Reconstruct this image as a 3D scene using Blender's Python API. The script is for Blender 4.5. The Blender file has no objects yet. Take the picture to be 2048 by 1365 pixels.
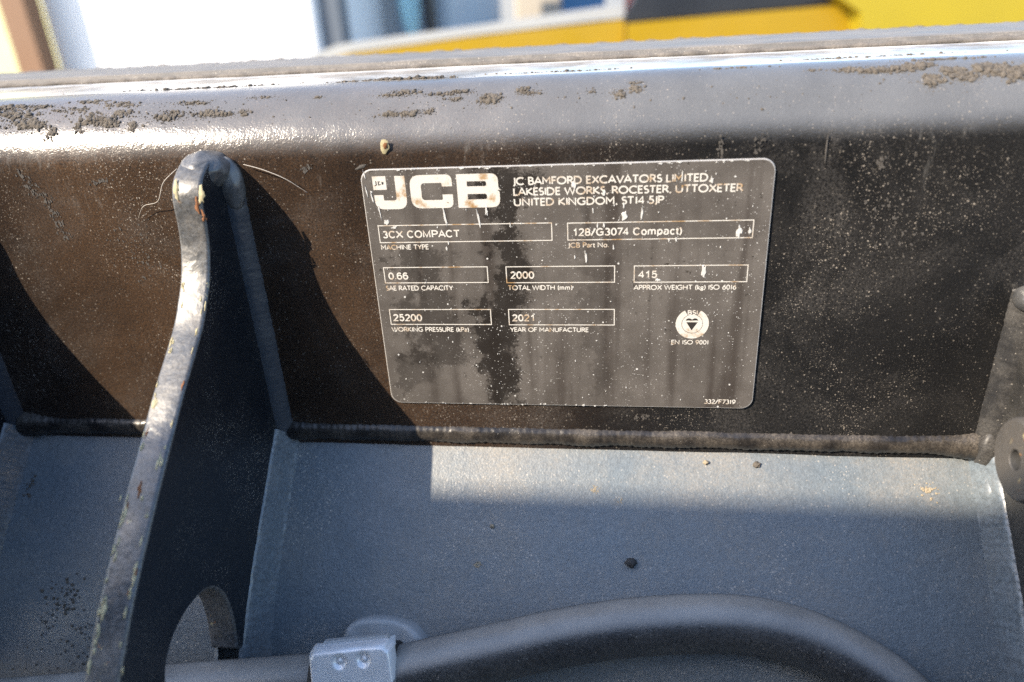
import bpy, bmesh, math, random
from mathutils import Vector, Matrix, noise

random.seed(7)
scene = bpy.context.scene
COL = scene.collection
R = math.radians

# ------------------------------------------------------------------ camera
cam_d = bpy.data.cameras.new('camera')
cam = bpy.data.objects.new('camera', cam_d)
COL.objects.link(cam)
right = Vector((0.9907, 0.1253, -0.0531)).normalized()
fwd = Vector((-0.1360, 0.8968, -0.4211)).normalized()
up = right.cross(fwd).normalized()
right = fwd.cross(up)
m = Matrix((right, up, -fwd)).transposed().to_4x4()
m.translation = Vector((0.0187, -0.2637, 0.1031))
cam.matrix_world = m
cam_d.sensor_width = 36.0
cam_d.lens = 1450 / 2048 * 36
cam_d.clip_start = 0.01
cam_d.clip_end = 400
cam_d.dof.use_dof = True
cam_d.dof.focus_distance = 0.287
cam_d.dof.aperture_fstop = 5.6
scene.camera = cam

# ------------------------------------------------------------------ light
SUN = Vector((-0.634, -0.507, 0.583)).normalized()      # towards the sun
elev = math.asin(SUN.z)
azim = math.atan2(SUN.x, SUN.y)
world = bpy.data.worlds.new('World')
scene.world = world
world.use_nodes = True
wn = world.node_tree.nodes
sky = wn.new('ShaderNodeTexSky')
sky.sky_type = 'NISHITA'
sky.sun_disc = False
sky.sun_elevation = elev
sky.sun_rotation = azim
sky.altitude = 0
sky.dust_density = 0.9
sky.ozone_density = 1.4
bg = wn['Background']
bg.inputs['Strength'].default_value = 0.15
world.node_tree.links.new(sky.outputs['Color'], bg.inputs['Color'])
sun_d = bpy.data.lights.new('sun', 'SUN')
sun_d.energy = 3.1
sun_d.angle = R(0.53)
sun_d.color = (1.0, 0.86, 0.68)
sun = bpy.data.objects.new('sun', sun_d)
COL.objects.link(sun)
sun.rotation_euler = SUN.to_track_quat('Z', 'Y').to_euler()
sun.location = SUN * 5

vs = scene.view_settings
vs.view_transform = 'Standard'
vs.look = 'None'
vs.gamma = 1
vs.use_curve_mapping = False
vs.exposure = 1.55
scene.cycles.use_denoising = False
scene.cycles.max_bounces = 6

# ------------------------------------------------------------------ materials
class NT:
    def __init__(s, name):
        s.m = bpy.data.materials.new(name)
        s.m.use_nodes = True
        s.t = s.m.node_tree
        s.b = s.t.nodes['Principled BSDF']
        s.pos = s.n('ShaderNodeNewGeometry').outputs['Position']

    def n(s, typ, **kw):
        nd = s.t.nodes.new(typ)
        for k, v in kw.items():
            setattr(nd, k, v)
        return nd

    def put(s, sock, v):
        if isinstance(v, bpy.types.NodeSocket):
            s.t.links.new(v, sock)
        else:
            if isinstance(v, tuple) and len(v) == 3 and sock.type == 'RGBA':
                v = (*v, 1)
            sock.default_value = v

    def math(s, op, a, b=0.0, c=None, clamp=False):
        nd = s.n('ShaderNodeMath', operation=op, use_clamp=clamp)
        s.put(nd.inputs[0], a)
        s.put(nd.inputs[1], b)
        if c is not None:
            s.put(nd.inputs[2], c)
        return nd.outputs[0]

    def mapped(s, scale=(1, 1, 1), loc=(0, 0, 0)):
        nd = s.n('ShaderNodeMapping')
        s.put(nd.inputs['Vector'], s.pos)
        nd.inputs['Scale'].default_value = scale
        nd.inputs['Location'].default_value = loc
        return nd.outputs[0]

    def noise(s, scale, detail=2, rough=0.5, vec=None, dist=0.0):
        nd = s.n('ShaderNodeTexNoise')
        s.put(nd.inputs['Vector'], vec or s.pos)
        nd.inputs['Scale'].default_value = scale
        nd.inputs['Detail'].default_value = detail
        nd.inputs['Roughness'].default_value = rough
        nd.inputs['Distortion'].default_value = dist
        return nd.outputs['Fac']

    def vor(s, scale, vec=None, rnd=1.0):
        nd = s.n('ShaderNodeTexVoronoi')
        s.put(nd.inputs['Vector'], vec or s.pos)
        nd.inputs['Scale'].default_value = scale
        nd.inputs['Randomness'].default_value = rnd
        return nd.outputs['Distance'], nd.outputs['Color']

    def ramp(s, fac, lo, hi, a=0.0, b=1.0, smooth=True):
        nd = s.n('ShaderNodeMapRange', interpolation_type='SMOOTHSTEP' if smooth else 'LINEAR')
        s.put(nd.inputs['Value'], fac)
        nd.inputs['From Min'].default_value = lo
        nd.inputs['From Max'].default_value = hi
        nd.inputs['To Min'].default_value = a
        nd.inputs['To Max'].default_value = b
        return nd.outputs[0]

    def mix(s, fac, a, b):
        nd = s.n('ShaderNodeMix', data_type='RGBA')
        s.put(nd.inputs[0], fac)
        s.put(nd.inputs[6], a)
        s.put(nd.inputs[7], b)
        return nd.outputs[2]

    def sep(s, axis, v=None):
        nd = s.n('ShaderNodeSeparateXYZ')
        s.put(nd.inputs[0], v or s.pos)
        return nd.outputs[axis]

    def bump(s, h, strength, distance, prev=None):
        nd = s.n('ShaderNodeBump')
        s.put(nd.inputs['Height'], h)
        nd.inputs['Strength'].default_value = strength
        nd.inputs['Distance'].default_value = distance
        if prev is not None:
            s.put(nd.inputs['Normal'], prev)
        return nd.outputs[0]

    def specks(s, scale, thr, power=5.0):
        d, c = s.vor(scale)
        r = s.sep(0, c)
        lim = s.math('MULTIPLY', s.math('POWER', r, power), thr)
        return s.math('LESS_THAN', d, lim)

    def done(s, col=None, rough=None, metal=None, normal=None, spec=None):
        for k, v in (('Base Color', col), ('Roughness', rough), ('Metallic', metal), ('Normal', normal), ('Specular IOR Level', spec)):
            if v is not None:
                s.put(s.b.inputs[k], v)
        return s.m


def paint(name, base, dust, d_lo, d_hi, rough=0.33, dust_scale=14, speck=0.0, speck_scale=950,
          peel=0.35, peel_scale=1500, left_dust=None, left_col=(0.25, 0.13, 0.055), runs=0.0, fine=0.12, spec=0.5, streak=0.0, chip=0.0, dust_sheen=0.0, dust_sheen_var=0.15, dust_sheen_band=(0.3, 0.85), mottle=0.0, dust_sheen_col=(0.36, 0.35, 0.33), speckcol=(0.55, 0.50, 0.43)):
    """Black satin machine paint with orange peel, a film of dust and clinging grains."""
    t = NT(name)
    big = t.noise(dust_scale, 6, 0.6)
    film = t.ramp(big, 0.32, 0.7, d_lo, d_hi)
    if streak:
        st = t.noise(1.0, 4, 0.6, vec=t.mapped((150, 150, 9)))
        film = t.math('MULTIPLY_ADD', t.ramp(st, 0.5, 0.75), streak, film)
    if left_dust:
        x = t.sep(0)
        k = t.ramp(x, left_dust[0], left_dust[1], left_dust[2], 0.0)
        kx = t.math('MULTIPLY', k, t.ramp(x, -0.27, -0.19, 0.45, 1.0))
        left = t.math('MULTIPLY', kx, t.ramp(big, 0.28, 0.72, 0.35, 1.0))
    grain = t.noise(1100, 3, 0.7)
    film = t.math('MULTIPLY', film, t.ramp(grain, 0.3, 0.72, 0.45, 1.6), clamp=True)
    dvar = t.mix(t.noise(35, 3), dust, tuple(c * 0.6 for c in dust))
    if mottle:
        base = t.mix(t.ramp(t.noise(650, 3, 0.75), 0.3, 0.7), tuple(c * (1 - mottle) for c in base), tuple(c * (1 + mottle) for c in base))
    col = t.mix(film, base, dvar)
    if left_dust:
        col = t.mix(t.math('MULTIPLY', left, t.ramp(t.noise(1300, 3, 0.75), 0.3, 0.7, 0.25, 1.75), clamp=True), col, left_col)
    if runs:
        zz = t.sep(2)
        rn = t.math('MULTIPLY', t.ramp(t.noise(1.0, 6, 0.75, vec=t.mapped((300, 300, 60))), 0.52, 0.72), t.ramp(t.noise(28, 3), 0.5, 0.62))
        rn = t.math('MULTIPLY', rn, t.math('MULTIPLY', t.ramp(zz, 0.026, 0.056), t.ramp(zz, 0.062, 0.056)))
        col = t.mix(t.math('MULTIPLY', rn, runs), col, (0.30, 0.29, 0.27))
        hz = t.math('MULTIPLY', t.ramp(t.noise(17, 5, 0.7, dist=1.0), 0.46, 0.74, 0.0, 0.085), t.ramp(t.noise(900, 4, 0.85), 0.38, 0.64, 0.0, 2.2))
        col = t.mix(hz, col, (0.30, 0.28, 0.26))
    if dust_sheen:
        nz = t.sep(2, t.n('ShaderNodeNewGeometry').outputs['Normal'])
        sf = t.math('MULTIPLY', t.ramp(nz, dust_sheen_band[0], dust_sheen_band[1], 0.0, dust_sheen), t.ramp(t.noise(30, 5, 0.65), 0.3, 0.65, 1.0 - dust_sheen_var, 1.0 + dust_sheen_var * 0.2))
        col = t.mix(sf, col, dust_sheen_col)  # upward faces go paler: dust, plus sky sheen painted into the colour
    if chip:
        cm = t.ramp(t.noise(260, 5, 0.65), 0.74 - chip, 0.76 - chip)
        cm = t.math('MULTIPLY', cm, t.ramp(t.noise(40, 2), 0.5, 0.6))
        ccol = t.mix(t.ramp(t.noise(500, 2), 0.45, 0.6), (0.42, 0.36, 0.2), (0.25, 0.08, 0.02))
        col = t.mix(cm, col, ccol)
    if speck:
        sp = t.specks(speck_scale, speck)
        sp2 = t.specks(speck_scale * 1.9, speck * 1.2, 2.5)
        fs = t.math('MULTIPLY', t.ramp(t.noise(1700, 3, 0.8), 0.60, 0.70), t.ramp(t.noise(9, 4, 0.6), 0.3, 0.7, 0.1, fine))
        col = t.mix(fs, col, speckcol)
        area = t.ramp(t.noise(16, 5, 0.7), 0.46, 0.66)
        spk = t.math('MAXIMUM', t.math('MULTIPLY', sp, t.ramp(area, 0, 1, 0.35, 0.9)), t.math('MULTIPLY', sp2, t.math('MULTIPLY', area, 0.8)))
        col = t.mix(spk, col, speckcol)
    rg = t.math('MULTIPLY_ADD', film, 0.45, t.ramp(t.noise(60, 4), 0.3, 0.7, rough - 0.05, rough + 0.06), clamp=True)
    nb = t.bump(t.noise(peel_scale, 2, 0.5), peel, 0.00022)
    nb = t.bump(t.noise(peel_scale * 0.28, 2, 0.5), peel * 0.5, 0.0005, nb)
    return t.done(col, rg, 0.0, nb, spec)


M = {}
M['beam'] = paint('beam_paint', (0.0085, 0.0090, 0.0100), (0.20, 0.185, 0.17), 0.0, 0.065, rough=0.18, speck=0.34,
                  left_dust=(-0.10, 0.06, 0.20), streak=0.01, peel=0.45, dust_sheen=0.40, dust_sheen_band=(0.14, 0.5), dust_sheen_col=(0.33, 0.34, 0.35),
                  speckcol=(0.36, 0.32, 0.27), spec=0.55, runs=0.45, fine=0.5)  # pale band paints the sky's reflection onto the rounded edge, along with dust
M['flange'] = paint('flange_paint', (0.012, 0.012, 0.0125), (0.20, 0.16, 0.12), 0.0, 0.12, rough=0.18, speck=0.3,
                    peel=0.05, peel_scale=500, dust_sheen=0.85, dust_sheen_var=0.6, dust_sheen_col=(0.62, 0.60, 0.56), spec=0.8, dust_scale=40)  # whitened top is dust plus painted glare of the low sky
M['lip'] = paint('lip_paint', (0.03, 0.03, 0.03), (0.30, 0.26, 0.22), 0.1, 0.6, rough=0.55, speck=0.3, peel=0.5, peel_scale=300, dust_scale=45,
                 dust_sheen=0.35, dust_sheen_col=(0.4, 0.39, 0.37), spec=0.4)
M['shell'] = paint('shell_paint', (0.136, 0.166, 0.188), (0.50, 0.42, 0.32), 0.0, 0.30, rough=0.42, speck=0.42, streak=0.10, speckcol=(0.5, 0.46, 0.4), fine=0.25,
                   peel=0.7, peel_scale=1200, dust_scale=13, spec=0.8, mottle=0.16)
M['gusset'] = paint('gusset_paint', (0.008, 0.011, 0.016), (0.22, 0.20, 0.17), 0.0, 0.015, rough=0.34, speck=0.28, peel=0.5, fine=0.2)
M['bracket'] = paint('bracket_paint', (0.022, 0.022, 0.022), (0.30, 0.28, 0.25), 0.02, 0.22, rough=0.40, speck=0.3, peel=0.6, dust_scale=60)
M['cut'] = paint('cut_edge_paint', (0.060, 0.066, 0.073), (0.30, 0.26, 0.21), 0.0, 0.26, rough=0.30, peel=0.9,
                 peel_scale=330, dust_scale=60, chip=0.10, spec=0.8, mottle=0.5)
M['weld'] = paint('weld_paint', (0.016, 0.015, 0.015), (0.34, 0.29, 0.23), 0.0, 0.26, rough=0.28, dust_scale=75,
                  peel=0.7, peel_scale=500, speck=0.16)
M['weld_grey'] = paint('weld_paint_grey', (0.022, 0.022, 0.023), (0.30, 0.28, 0.25), 0.0, 0.22, rough=0.32, dust_scale=70, peel=0.6, peel_scale=500, speck=0.25)
M['weld_clean'] = paint('weld_paint_clean', (0.120, 0.150, 0.175), (0.36, 0.35, 0.33), 0.02, 0.2, rough=0.32, dust_scale=60,
                        peel=0.4, peel_scale=420, speck=0.2, spec=0.9, mottle=0.3)
M['hose'] = paint('hose_rubber', (0.028, 0.029, 0.031), (0.40, 0.38, 0.34), 0.03, 0.16, rough=0.36, peel=0.5, peel_scale=1700,
                  dust_scale=24, speck=0.22, spec=0.8, dust_sheen=0.72, dust_sheen_var=0.3, dust_sheen_band=(0.6, 0.97), dust_sheen_col=(0.40, 0.39, 0.365), fine=0.5, mottle=0.5)  # paler upper side is dust with a painted highlight
M['boss'] = paint('boss_paint', (0.075, 0.072, 0.068), (0.32, 0.26, 0.2), 0.02, 0.16, rough=0.5, dust_scale=50, peel=0.9,
                  peel_scale=900, chip=0.16)


def simple(name, col, rough=0.6, metal=0.0, var=0.25, scale=200, bump=0.0, bscale=400):
    t = NT(name)
    c = t.mix(t.noise(scale, 4, 0.6), tuple(x * (1 - var) for x in col), tuple(min(1, x * (1 + var)) for x in col))
    nb = t.bump(t.noise(bscale, 3), bump, 0.0004) if bump else None
    return t.done(c, t.ramp(t.noise(scale * 0.7, 3), 0.3, 0.7, rough - 0.08, rough + 0.08), metal, nb)


M['mud'] = simple('dried_mud', (0.115, 0.10, 0.082), 0.95, var=0.55, scale=260, bump=0.8, bscale=900)
M['dark_stone'] = simple('dark_stone', (0.05, 0.05, 0.05), 0.8, var=0.4, scale=700, bump=0.7)
M['sand'] = simple('sandy_dirt', (0.36, 0.30, 0.21), 0.95, var=0.3, scale=600, bump=0.8, bscale=900)
M['fibre'] = simple('dry_fibre', (0.5, 0.46, 0.4), 0.8, var=0.2)
M['primer'] = simple('yellow_primer', (0.42, 0.37, 0.22), 0.7, var=0.5, scale=700, bump=0.4)
M['rust'] = simple('rust', (0.20, 0.085, 0.035), 0.9, var=0.6, scale=900, bump=0.8)
M['nose'] = paint('nose_weld_paint', (0.06, 0.062, 0.065), (0.38, 0.36, 0.33), 0.06, 0.34, rough=0.24, dust_scale=120, peel=0.5, peel_scale=420, spec=0.9, chip=0.04)
M['crust'] = simple('grey_crust', (0.16, 0.145, 0.13), 0.8, var=0.6, scale=120, bump=0.8, bscale=700)
M['chalk'] = simple('chalky_scuff', (0.085, 0.078, 0.07), 0.9, var=0.4, scale=500, bump=0.5)
M['flake'] = simple('bare_flake', (0.62, 0.62, 0.60), 0.5, var=0.2, scale=900, bump=0.4)
M['zinc'] = simple('zinc_plate', (0.80, 0.82, 0.84), 0.34, 0.25, var=0.12, scale=90, bump=0.15, bscale=300)
M['lug'] = paint('lug_paint', (0.42, 0.44, 0.45), (0.36, 0.34, 0.3), 0.06, 0.22, rough=0.34, peel=0.5, peel_scale=400, dust_scale=80)


def plate_material():
    t = NT('plate_face')
    streaks = t.noise(1.0, 3, 0.55, vec=t.mapped((85, 1, 5)))
    broad = t.noise(45, 4, 0.6)
    col = t.mix(t.ramp(broad, 0.3, 0.7), (0.092, 0.083, 0.075), (0.142, 0.130, 0.119))
    col = t.mix(t.ramp(streaks, 0.47, 0.68, 0, 0.72), col, (0.042, 0.034, 0.029))
    # grimy black run that crosses the plate left of the middle, and a fainter one further left
    x, z = t.sep(0), t.sep(2)
    wob = t.math('MULTIPLY', t.math('SUBTRACT', t.noise(30, 4, 0.6), 0.5), 0.05)
    wid2 = t.ramp(t.noise(48, 3, 0.6, vec=t.mapped((0.15, 1, 1))), 0.3, 0.7, 0.45, 1.5)
    fine = t.noise(240, 10, 0.82)
    for cx, slope, wid, amt, z0, z1 in ((-0.0235, -0.06, 0.0105, 0.93, -0.056, 0.056), (-0.055, 0.05, 0.0125, 0.62, -0.036, 0.026),
                                        (-0.0135, 0.0, 0.012, 0.75, -0.058, -0.041), (-0.064, 0.03, 0.007, 0.5, -0.05, -0.018), (0.012, 0.02, 0.007, 0.3, -0.05, 0.05)):
        xx = t.math('SUBTRACT', t.math('ADD', x, wob), t.math('MULTIPLY_ADD', z, -slope, cx))
        xx = t.math('DIVIDE', t.math('ABSOLUTE', xx), t.math('MULTIPLY', wid2, wid))
        band = t.ramp(xx, 0.0, 1.25, 1.0, 0.0, smooth=False)
        band = t.math('MULTIPLY', band, t.math('MULTIPLY', t.ramp(z, z0, z0 + 0.010), t.ramp(z, z1 - 0.014, z1, 1.0, 0.0)))
        msk = t.ramp(t.math('MULTIPLY_ADD', band, 0.34, fine), 0.57, 0.70)
        msk = t.math('MULTIPLY', msk, t.ramp(band, 0.02, 0.3))
        halo = t.math('MULTIPLY', band, 0.35)
        col = t.mix(t.math('MULTIPLY', t.math('MAXIMUM', msk, halo), amt), col, (0.017, 0.014, 0.012))
    blot = t.math('MULTIPLY', t.ramp(t.noise(300, 5, 0.7), 0.60, 0.66), t.ramp(t.noise(50, 2), 0.52, 0.6))
    col = t.mix(t.math('MULTIPLY', blot, 0.8), col, (0.03, 0.026, 0.022))
    sp = t.math('MAXIMUM', t.specks(520, 0.22, 12), t.math('MULTIPLY', t.specks(1500, 0.34, 4), t.ramp(t.noise(25, 3), 0.35, 0.65, 0.1, 0.8)))
    col = t.mix(sp, col, (0.62, 0.62, 0.6))
    nb = t.bump(t.noise(900, 3), 0.25, 0.00015)
    return t.done(col, t.ramp(t.noise(160, 4), 0.3, 0.7, 0.42, 0.6), 0.0, nb, 0.4)


M['plate'] = plate_material()


def print_material():
    t = NT('printed_white')
    n = t.noise(130, 5, 0.65)
    col = t.mix(t.ramp(n, 0.50, 0.68), (0.66, 0.64, 0.59), (0.38, 0.24, 0.11))
    col = t.mix(t.ramp(t.noise(420, 4, 0.7), 0.66, 0.74), col, (0.16, 0.09, 0.04))
    return t.done(col, 0.6, 0, None, 0.3)


M['print'] = print_material()
M['edge'] = simple('plate_edge', (0.55, 0.54, 0.52), 0.4, 0.3)

# ------------------------------------------------------------------ mesh helpers
def link(name, verts, faces, mat, root=None, smooth=True, auto=None):
    me = bpy.data.meshes.new(name)
    me.from_pydata([tuple(v) for v in verts], [], faces)
    me.update()
    return link_mesh(name, me, mat, root, smooth)


def link_mesh(name, me, mat, root=None, smooth=True):
    mats = mat if isinstance(mat, (list, tuple)) else [mat]
    for k in mats:
        me.materials.append(M[k])
    if smooth is not None:
        for p in me.polygons:
            p.use_smooth = smooth
    o = bpy.data.objects.new(name, me)
    COL.objects.link(o)
    if root is not None:
        o.parent = root
        r = root
        off = Vector((0, 0, 0))
        while r is not None:
            off += r.location
            r = r.parent
        o.location = -off
    return o


def tag(o, label=None, cat=None, group=None, kind=None):
    for k, v in (('label', label), ('category', cat), ('group', group), ('kind', kind)):
        if v:
            o[k] = v
    return o


def empty(name, loc, label, cat, group=None):
    o = bpy.data.objects.new(name, None)
    o.empty_display_size = 0.02
    o.location = loc
    COL.objects.link(o)
    return tag(o, label, cat, group)


def n3(x, y, z, s):
    return noise.noise(Vector((x * s, y * s, z * s)))


def sheet(name, prof, x0, x1, nx, mat, root, amp=0.0001, sc=25, close=False):
    """Extrude a (y, z) profile along X as a fine grid with a slight unevenness."""
    v, f = [], []
    np_ = len(prof)
    for i in range(nx + 1):
        x = x0 + (x1 - x0) * i / nx
        for j, (y, z) in enumerate(prof):
            d = amp * n3(x, y, z, sc) + amp * 0.4 * n3(x + 3, y, z, sc * 4)
            a = prof[max(0, j - 1)]
            b = prof[min(np_ - 1, j + 1)]
            nn = Vector((-(b[1] - a[1]), b[0] - a[0]))
            if nn.length > 0:
                nn.normalize()
            v.append((x, y + nn.x * d, z + nn.y * d))
    for i in range(nx):
        for j in range(np_ - 1):
            a = i * np_ + j
            f.append((a, a + np_, a + np_ + 1, a + 1))
    return link(name, v, f, mat, root)


def refine(prof, step):
    out = [prof[0]]
    for a, b in zip(prof, prof[1:]):
        n = max(1, int(math.hypot(b[0] - a[0], b[1] - a[1]) / step))
        for k in range(1, n + 1):
            out.append((a[0] + (b[0] - a[0]) * k / n, a[1] + (b[1] - a[1]) * k / n))
    return out


def catmull(pts, n):
    pts = [Vector(p) for p in pts]
    out = []
    P = [pts[0] * 2 - pts[1]] + pts + [pts[-1] * 2 - pts[-2]]
    for i in range(1, len(P) - 2):
        p0, p1, p2, p3 = P[i - 1:i + 3]
        for k in range(n):
            t = k / n
            out.append(0.5 * ((2 * p1) + (p2 - p0) * t + (2 * p0 - 5 * p1 + 4 * p2 - p3) * t * t + (3 * p1 - p0 - 3 * p2 + p3) * t ** 3))
    out.append(pts[-1])
    return out


def tube_data(path, rad, seg=16, amp=0.0, sc=300, ripple=0.0, pitch=0.004, cap=True):
    v, f = [], []
    n = len(path)
    prev = None
    s = 0.0
    for i, p in enumerate(path):
        t = (path[min(n - 1, i + 1)] - path[max(0, i - 1)]).normalized()
        if prev is None:
            a = t.orthogonal().normalized()
        else:
            a = (prev - t * prev.dot(t)).normalized()
        prev = a
        b = t.cross(a)
        if i:
            s += (p - path[i - 1]).length
        r = rad(i / (n - 1)) if callable(rad) else rad
        for k in range(seg):
            w = 2 * math.pi * k / seg
            d = a * math.cos(w) + b * math.sin(w)
            q = p + d * r
            rr = r + amp * n3(q.x, q.y, q.z, sc) + ripple * math.sin(2 * math.pi * (s / pitch) + 1.2 * math.sin(w + 1.0) + 1.5 * n3(s, 1, 2, 90))
            v.append(p + d * rr)
    for i in range(n - 1):
        for k in range(seg):
            k2 = (k + 1) % seg
            f.append((i * seg + k, i * seg + k2, (i + 1) * seg + k2, (i + 1) * seg + k))
    if cap:
        f.append(tuple(range(seg - 1, -1, -1)))
        f.append(tuple((n - 1) * seg + k for k in range(seg)))
    return v, f


def tube(name, path, rad, mat, root=None, **kw):
    v, f = tube_data([Vector(p) for p in path], rad, **kw)
    return link(name, v, f, mat, root)


def line(a, b, n):
    a, b = Vector(a), Vector(b)
    return [a + (b - a) * (i / n) for i in range(n + 1)]


def blob_data(c, rx, ry, rz, amp=0.25, sc=1.0, sub=2, rot=None, seed=0.0):
    bm = bmesh.new()
    bmesh.ops.create_icosphere(bm, subdivisions=sub, radius=1)
    vs_, fs_ = [], []
    for q in bm.verts:
        d = 1 + amp * noise.noise(q.co * 1.7 * sc + Vector((seed, seed * 0.7, -seed)))
        p = Vector((q.co.x * rx * d, q.co.y * ry * d, q.co.z * rz * d))
        if rot is not None:
            p = rot @ p
        vs_.append(p + Vector(c))
    for fa in bm.faces:
        fs_.append(tuple(x.index for x in fa.verts))
    bm.free()
    return vs_, fs_


def join(parts):
    v, f = [], []
    for a, b in parts:
        o = len(v)
        v += list(a)
        f += [tuple(i + o for i in q) for q in b]
    return v, f


# shell section (y, z): leaves the beam at about 45 degrees and rolls over downwards
SHELL = [(0.004, -0.0682), (0.0, -0.072), (-0.0087, -0.0803), (-0.018, -0.0893), (-0.0275, -0.0987), (-0.036, -0.1074),
         (-0.0439, -0.1158), (-0.0505, -0.1234), (-0.0555, -0.1302), (-0.060, -0.138), (-0.0645, -0.149), (-0.068, -0.164),
         (-0.070, -0.184), (-0.069, -0.21), (-0.062, -0.25)]


def shell_at(y):
    for a, b in zip(SHELL, SHELL[1:]):
        if b[0] <= y <= a[0]:
            t = (y - a[0]) / (b[0] - a[0])
            return a[1] + (b[1] - a[1]) * t
    return SHELL[-1][1]


def shell_n(y):
    d = (shell_at(y + 0.002) - shell_at(y - 0.002)) / 0.004
    return Vector((0, -d, 1)).normalized()


# ------------------------------------------------------------------ ground
v = [(-60, -40, -0.78), (60, -40, -0.78), (60, 120, -0.78), (-60, 120, -0.78)]
tg = NT('yard_concrete')
M['yard'] = tg.done(tg.mix(tg.noise(2.0, 6, 0.65), (0.12, 0.115, 0.105), (0.24, 0.225, 0.20)), 0.9, 0, tg.bump(tg.noise(30, 5), 0.4, 0.02))
tag(link('ground', v, [(0, 1, 2, 3)], 'yard'), kind='structure')

# ------------------------------------------------------------------ the bucket
bucket = empty('loader_bucket', (0, 0, -0.25), 'black painted steel loader bucket with welded gussets, filling the foreground', 'bucket')

# box section: front face, rounded bend, top flange
ZB, RB = 0.0505, 0.028
prof = refine([(0.0, -0.078), (0.0, ZB)], 0.004)
prof += [(RB - RB * math.cos(a), ZB + RB * math.sin(a)) for a in [R(90) * k / 30 for k in range(1, 31)]]
prof += refine([(RB, ZB + RB), (0.074, 0.0792)], 0.008)[1:]
prof += [(0.0745, 0.0822), (0.0755, 0.0826)]
prof += refine([(0.0755, 0.0826), (0.165, 0.0812)], 0.01)[1:]
prof += [(0.1665, 0.0805), (0.167, 0.079), (0.167, 0.02)]
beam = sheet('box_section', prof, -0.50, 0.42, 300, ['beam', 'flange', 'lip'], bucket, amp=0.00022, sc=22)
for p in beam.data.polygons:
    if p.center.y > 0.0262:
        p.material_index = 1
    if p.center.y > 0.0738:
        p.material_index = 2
v, f = tube_data(line((-0.50, 0.0742, 0.0798), (0.42, 0.0742, 0.0798), 420), 0.0011, 10, amp=0.0009, sc=260)
link('flange_weld', v, f, 'crust', bucket)
v, f = tube_data(line((-0.50, 0.1655, 0.0798), (0.42, 0.1655, 0.0798), 420), 0.0016, 10, amp=0.0012, sc=230)
link('rear_edge_crust', v, f, 'crust', bucket)

sheet('back_shell', refine(SHELL, 0.003), -0.50, 0.42, 220, 'shell', bucket, amp=0.00018, sc=18)

# long weld between box section and shell
def weld_rad(t):
    return 0.0058 + 0.0006 * n3(t * 30, 0.3, 0.1, 1)

def seam(x0, x1, fat0=0.0, fat1=0.0):
    n = int((x1 - x0) / 0.0012)
    pts = []
    for i in range(n + 1):
        x = x0 + (x1 - x0) * i / n
        pts.append(Vector((x, 0.0023 + 0.0004 * n3(x, 1, 1, 60), -0.0660 + 0.0005 * n3(x, 2, 5, 45))))
    def rad(t):
        x = t * (x1 - x0)
        e0, e1 = x, (x1 - x0) - x
        r = 0.0047 + 0.0004 * n3(x0 + x, 0, 0, 70)
        r += fat0 * math.exp(-(e0 / 0.012) ** 2) + fat1 * math.exp(-(e1 / 0.014) ** 2)
        return r
    v, f = tube_data(pts, rad, 18, amp=0.00035, sc=420, ripple=0.00022, pitch=0.0030)
    return link('seam_weld', v, f, 'weld', bucket)

seam(-0.125, 0.166, 0.0006, 0.0022)
seam(-0.258, -0.139, 0.0024, 0.0)
seam(-0.5, -0.272)

# gusset plates -----------------------------------------------------
FRONT = [(-0.002, 0.0575), (-0.009, 0.0572), (-0.0145, 0.0550), (-0.0190, 0.0515), (-0.0214, 0.0475), (-0.0226, 0.0426), (-0.0231, 0.0353),
         (-0.0248, 0.0272), (-0.0294, 0.0173), (-0.0340, 0.0112), (-0.0402, 0.0039), (-0.0508, -0.0048), (-0.0613, -0.0131),
         (-0.0720, -0.0225), (-0.0858, -0.0345), (-0.0943, -0.0423), (-0.1023, -0.0498), (-0.1116, -0.0590), (-0.1193, -0.0676),
         (-0.1264, -0.0756), (-0.140, -0.093), (-0.150, -0.112), (-0.150, -0.140), (-0.135, -0.152), (-0.1145, -0.148)]
NOTCH = [(-0.1120, -0.125), (-0.1112, -0.108), (-0.1093, -0.0965), (-0.1052, -0.0893), (-0.0990, -0.0852), (-0.0905, -0.0834), (-0.0822, -0.0842),
         (-0.0760, -0.0872), (-0.0715, -0.0927), (-0.0690, -0.0998), (-0.0686, -0.1101), (-0.0700, -0.1185), (-0.0708, -0.1235)]
REAR = [(-0.066, -0.1285), (-0.0575, -0.1290), (-0.0439, -0.1168), (-0.0275, -0.0997), (-0.0087, -0.0813), (0.001, -0.073), (0.001, 0.0)]


def smooth_prof(p, n):
    return [(q.x, q.y) for q in catmull([Vector((a, b, 0)) for a, b in p], n)]


def slab(name, poly, xa, xb, root, mats=('gusset', 'cut'), bev=0.0012):
    bm = bmesh.new()
    va = [bm.verts.new((xa, y, z)) for y, z in poly]
    vb = [bm.verts.new((xb, y, z)) for y, z in poly]
    n = len(poly)
    fa = bm.faces.new(va)
    fb = bm.faces.new(list(reversed(vb)))
    sides = []
    for i in range(n):
        q = bm.faces.new((va[(i + 1) % n], va[i], vb[i], vb[(i + 1) % n]))
        q.material_index = 1
        q.smooth = True
        sides.append(q)
    bmesh.ops.recalc_face_normals(bm, faces=bm.faces[:])
    rim = list(fa.edges) + list(fb.edges)
    bmesh.ops.bevel(bm, geom=rim, offset=bev, segments=4, profile=0.5, affect='EDGES', material=1)
    big = [q for q in bm.faces if len(q.verts) > 8]
    bmesh.ops.triangulate(bm, faces=big)
    me = bpy.data.meshes.new(name)
    bm.to_mesh(me)
    bm.free()
    for p in me.polygons:
        p.use_smooth = p.material_index == 1
    return link_mesh(name, me, list(mats), root, None)


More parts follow.
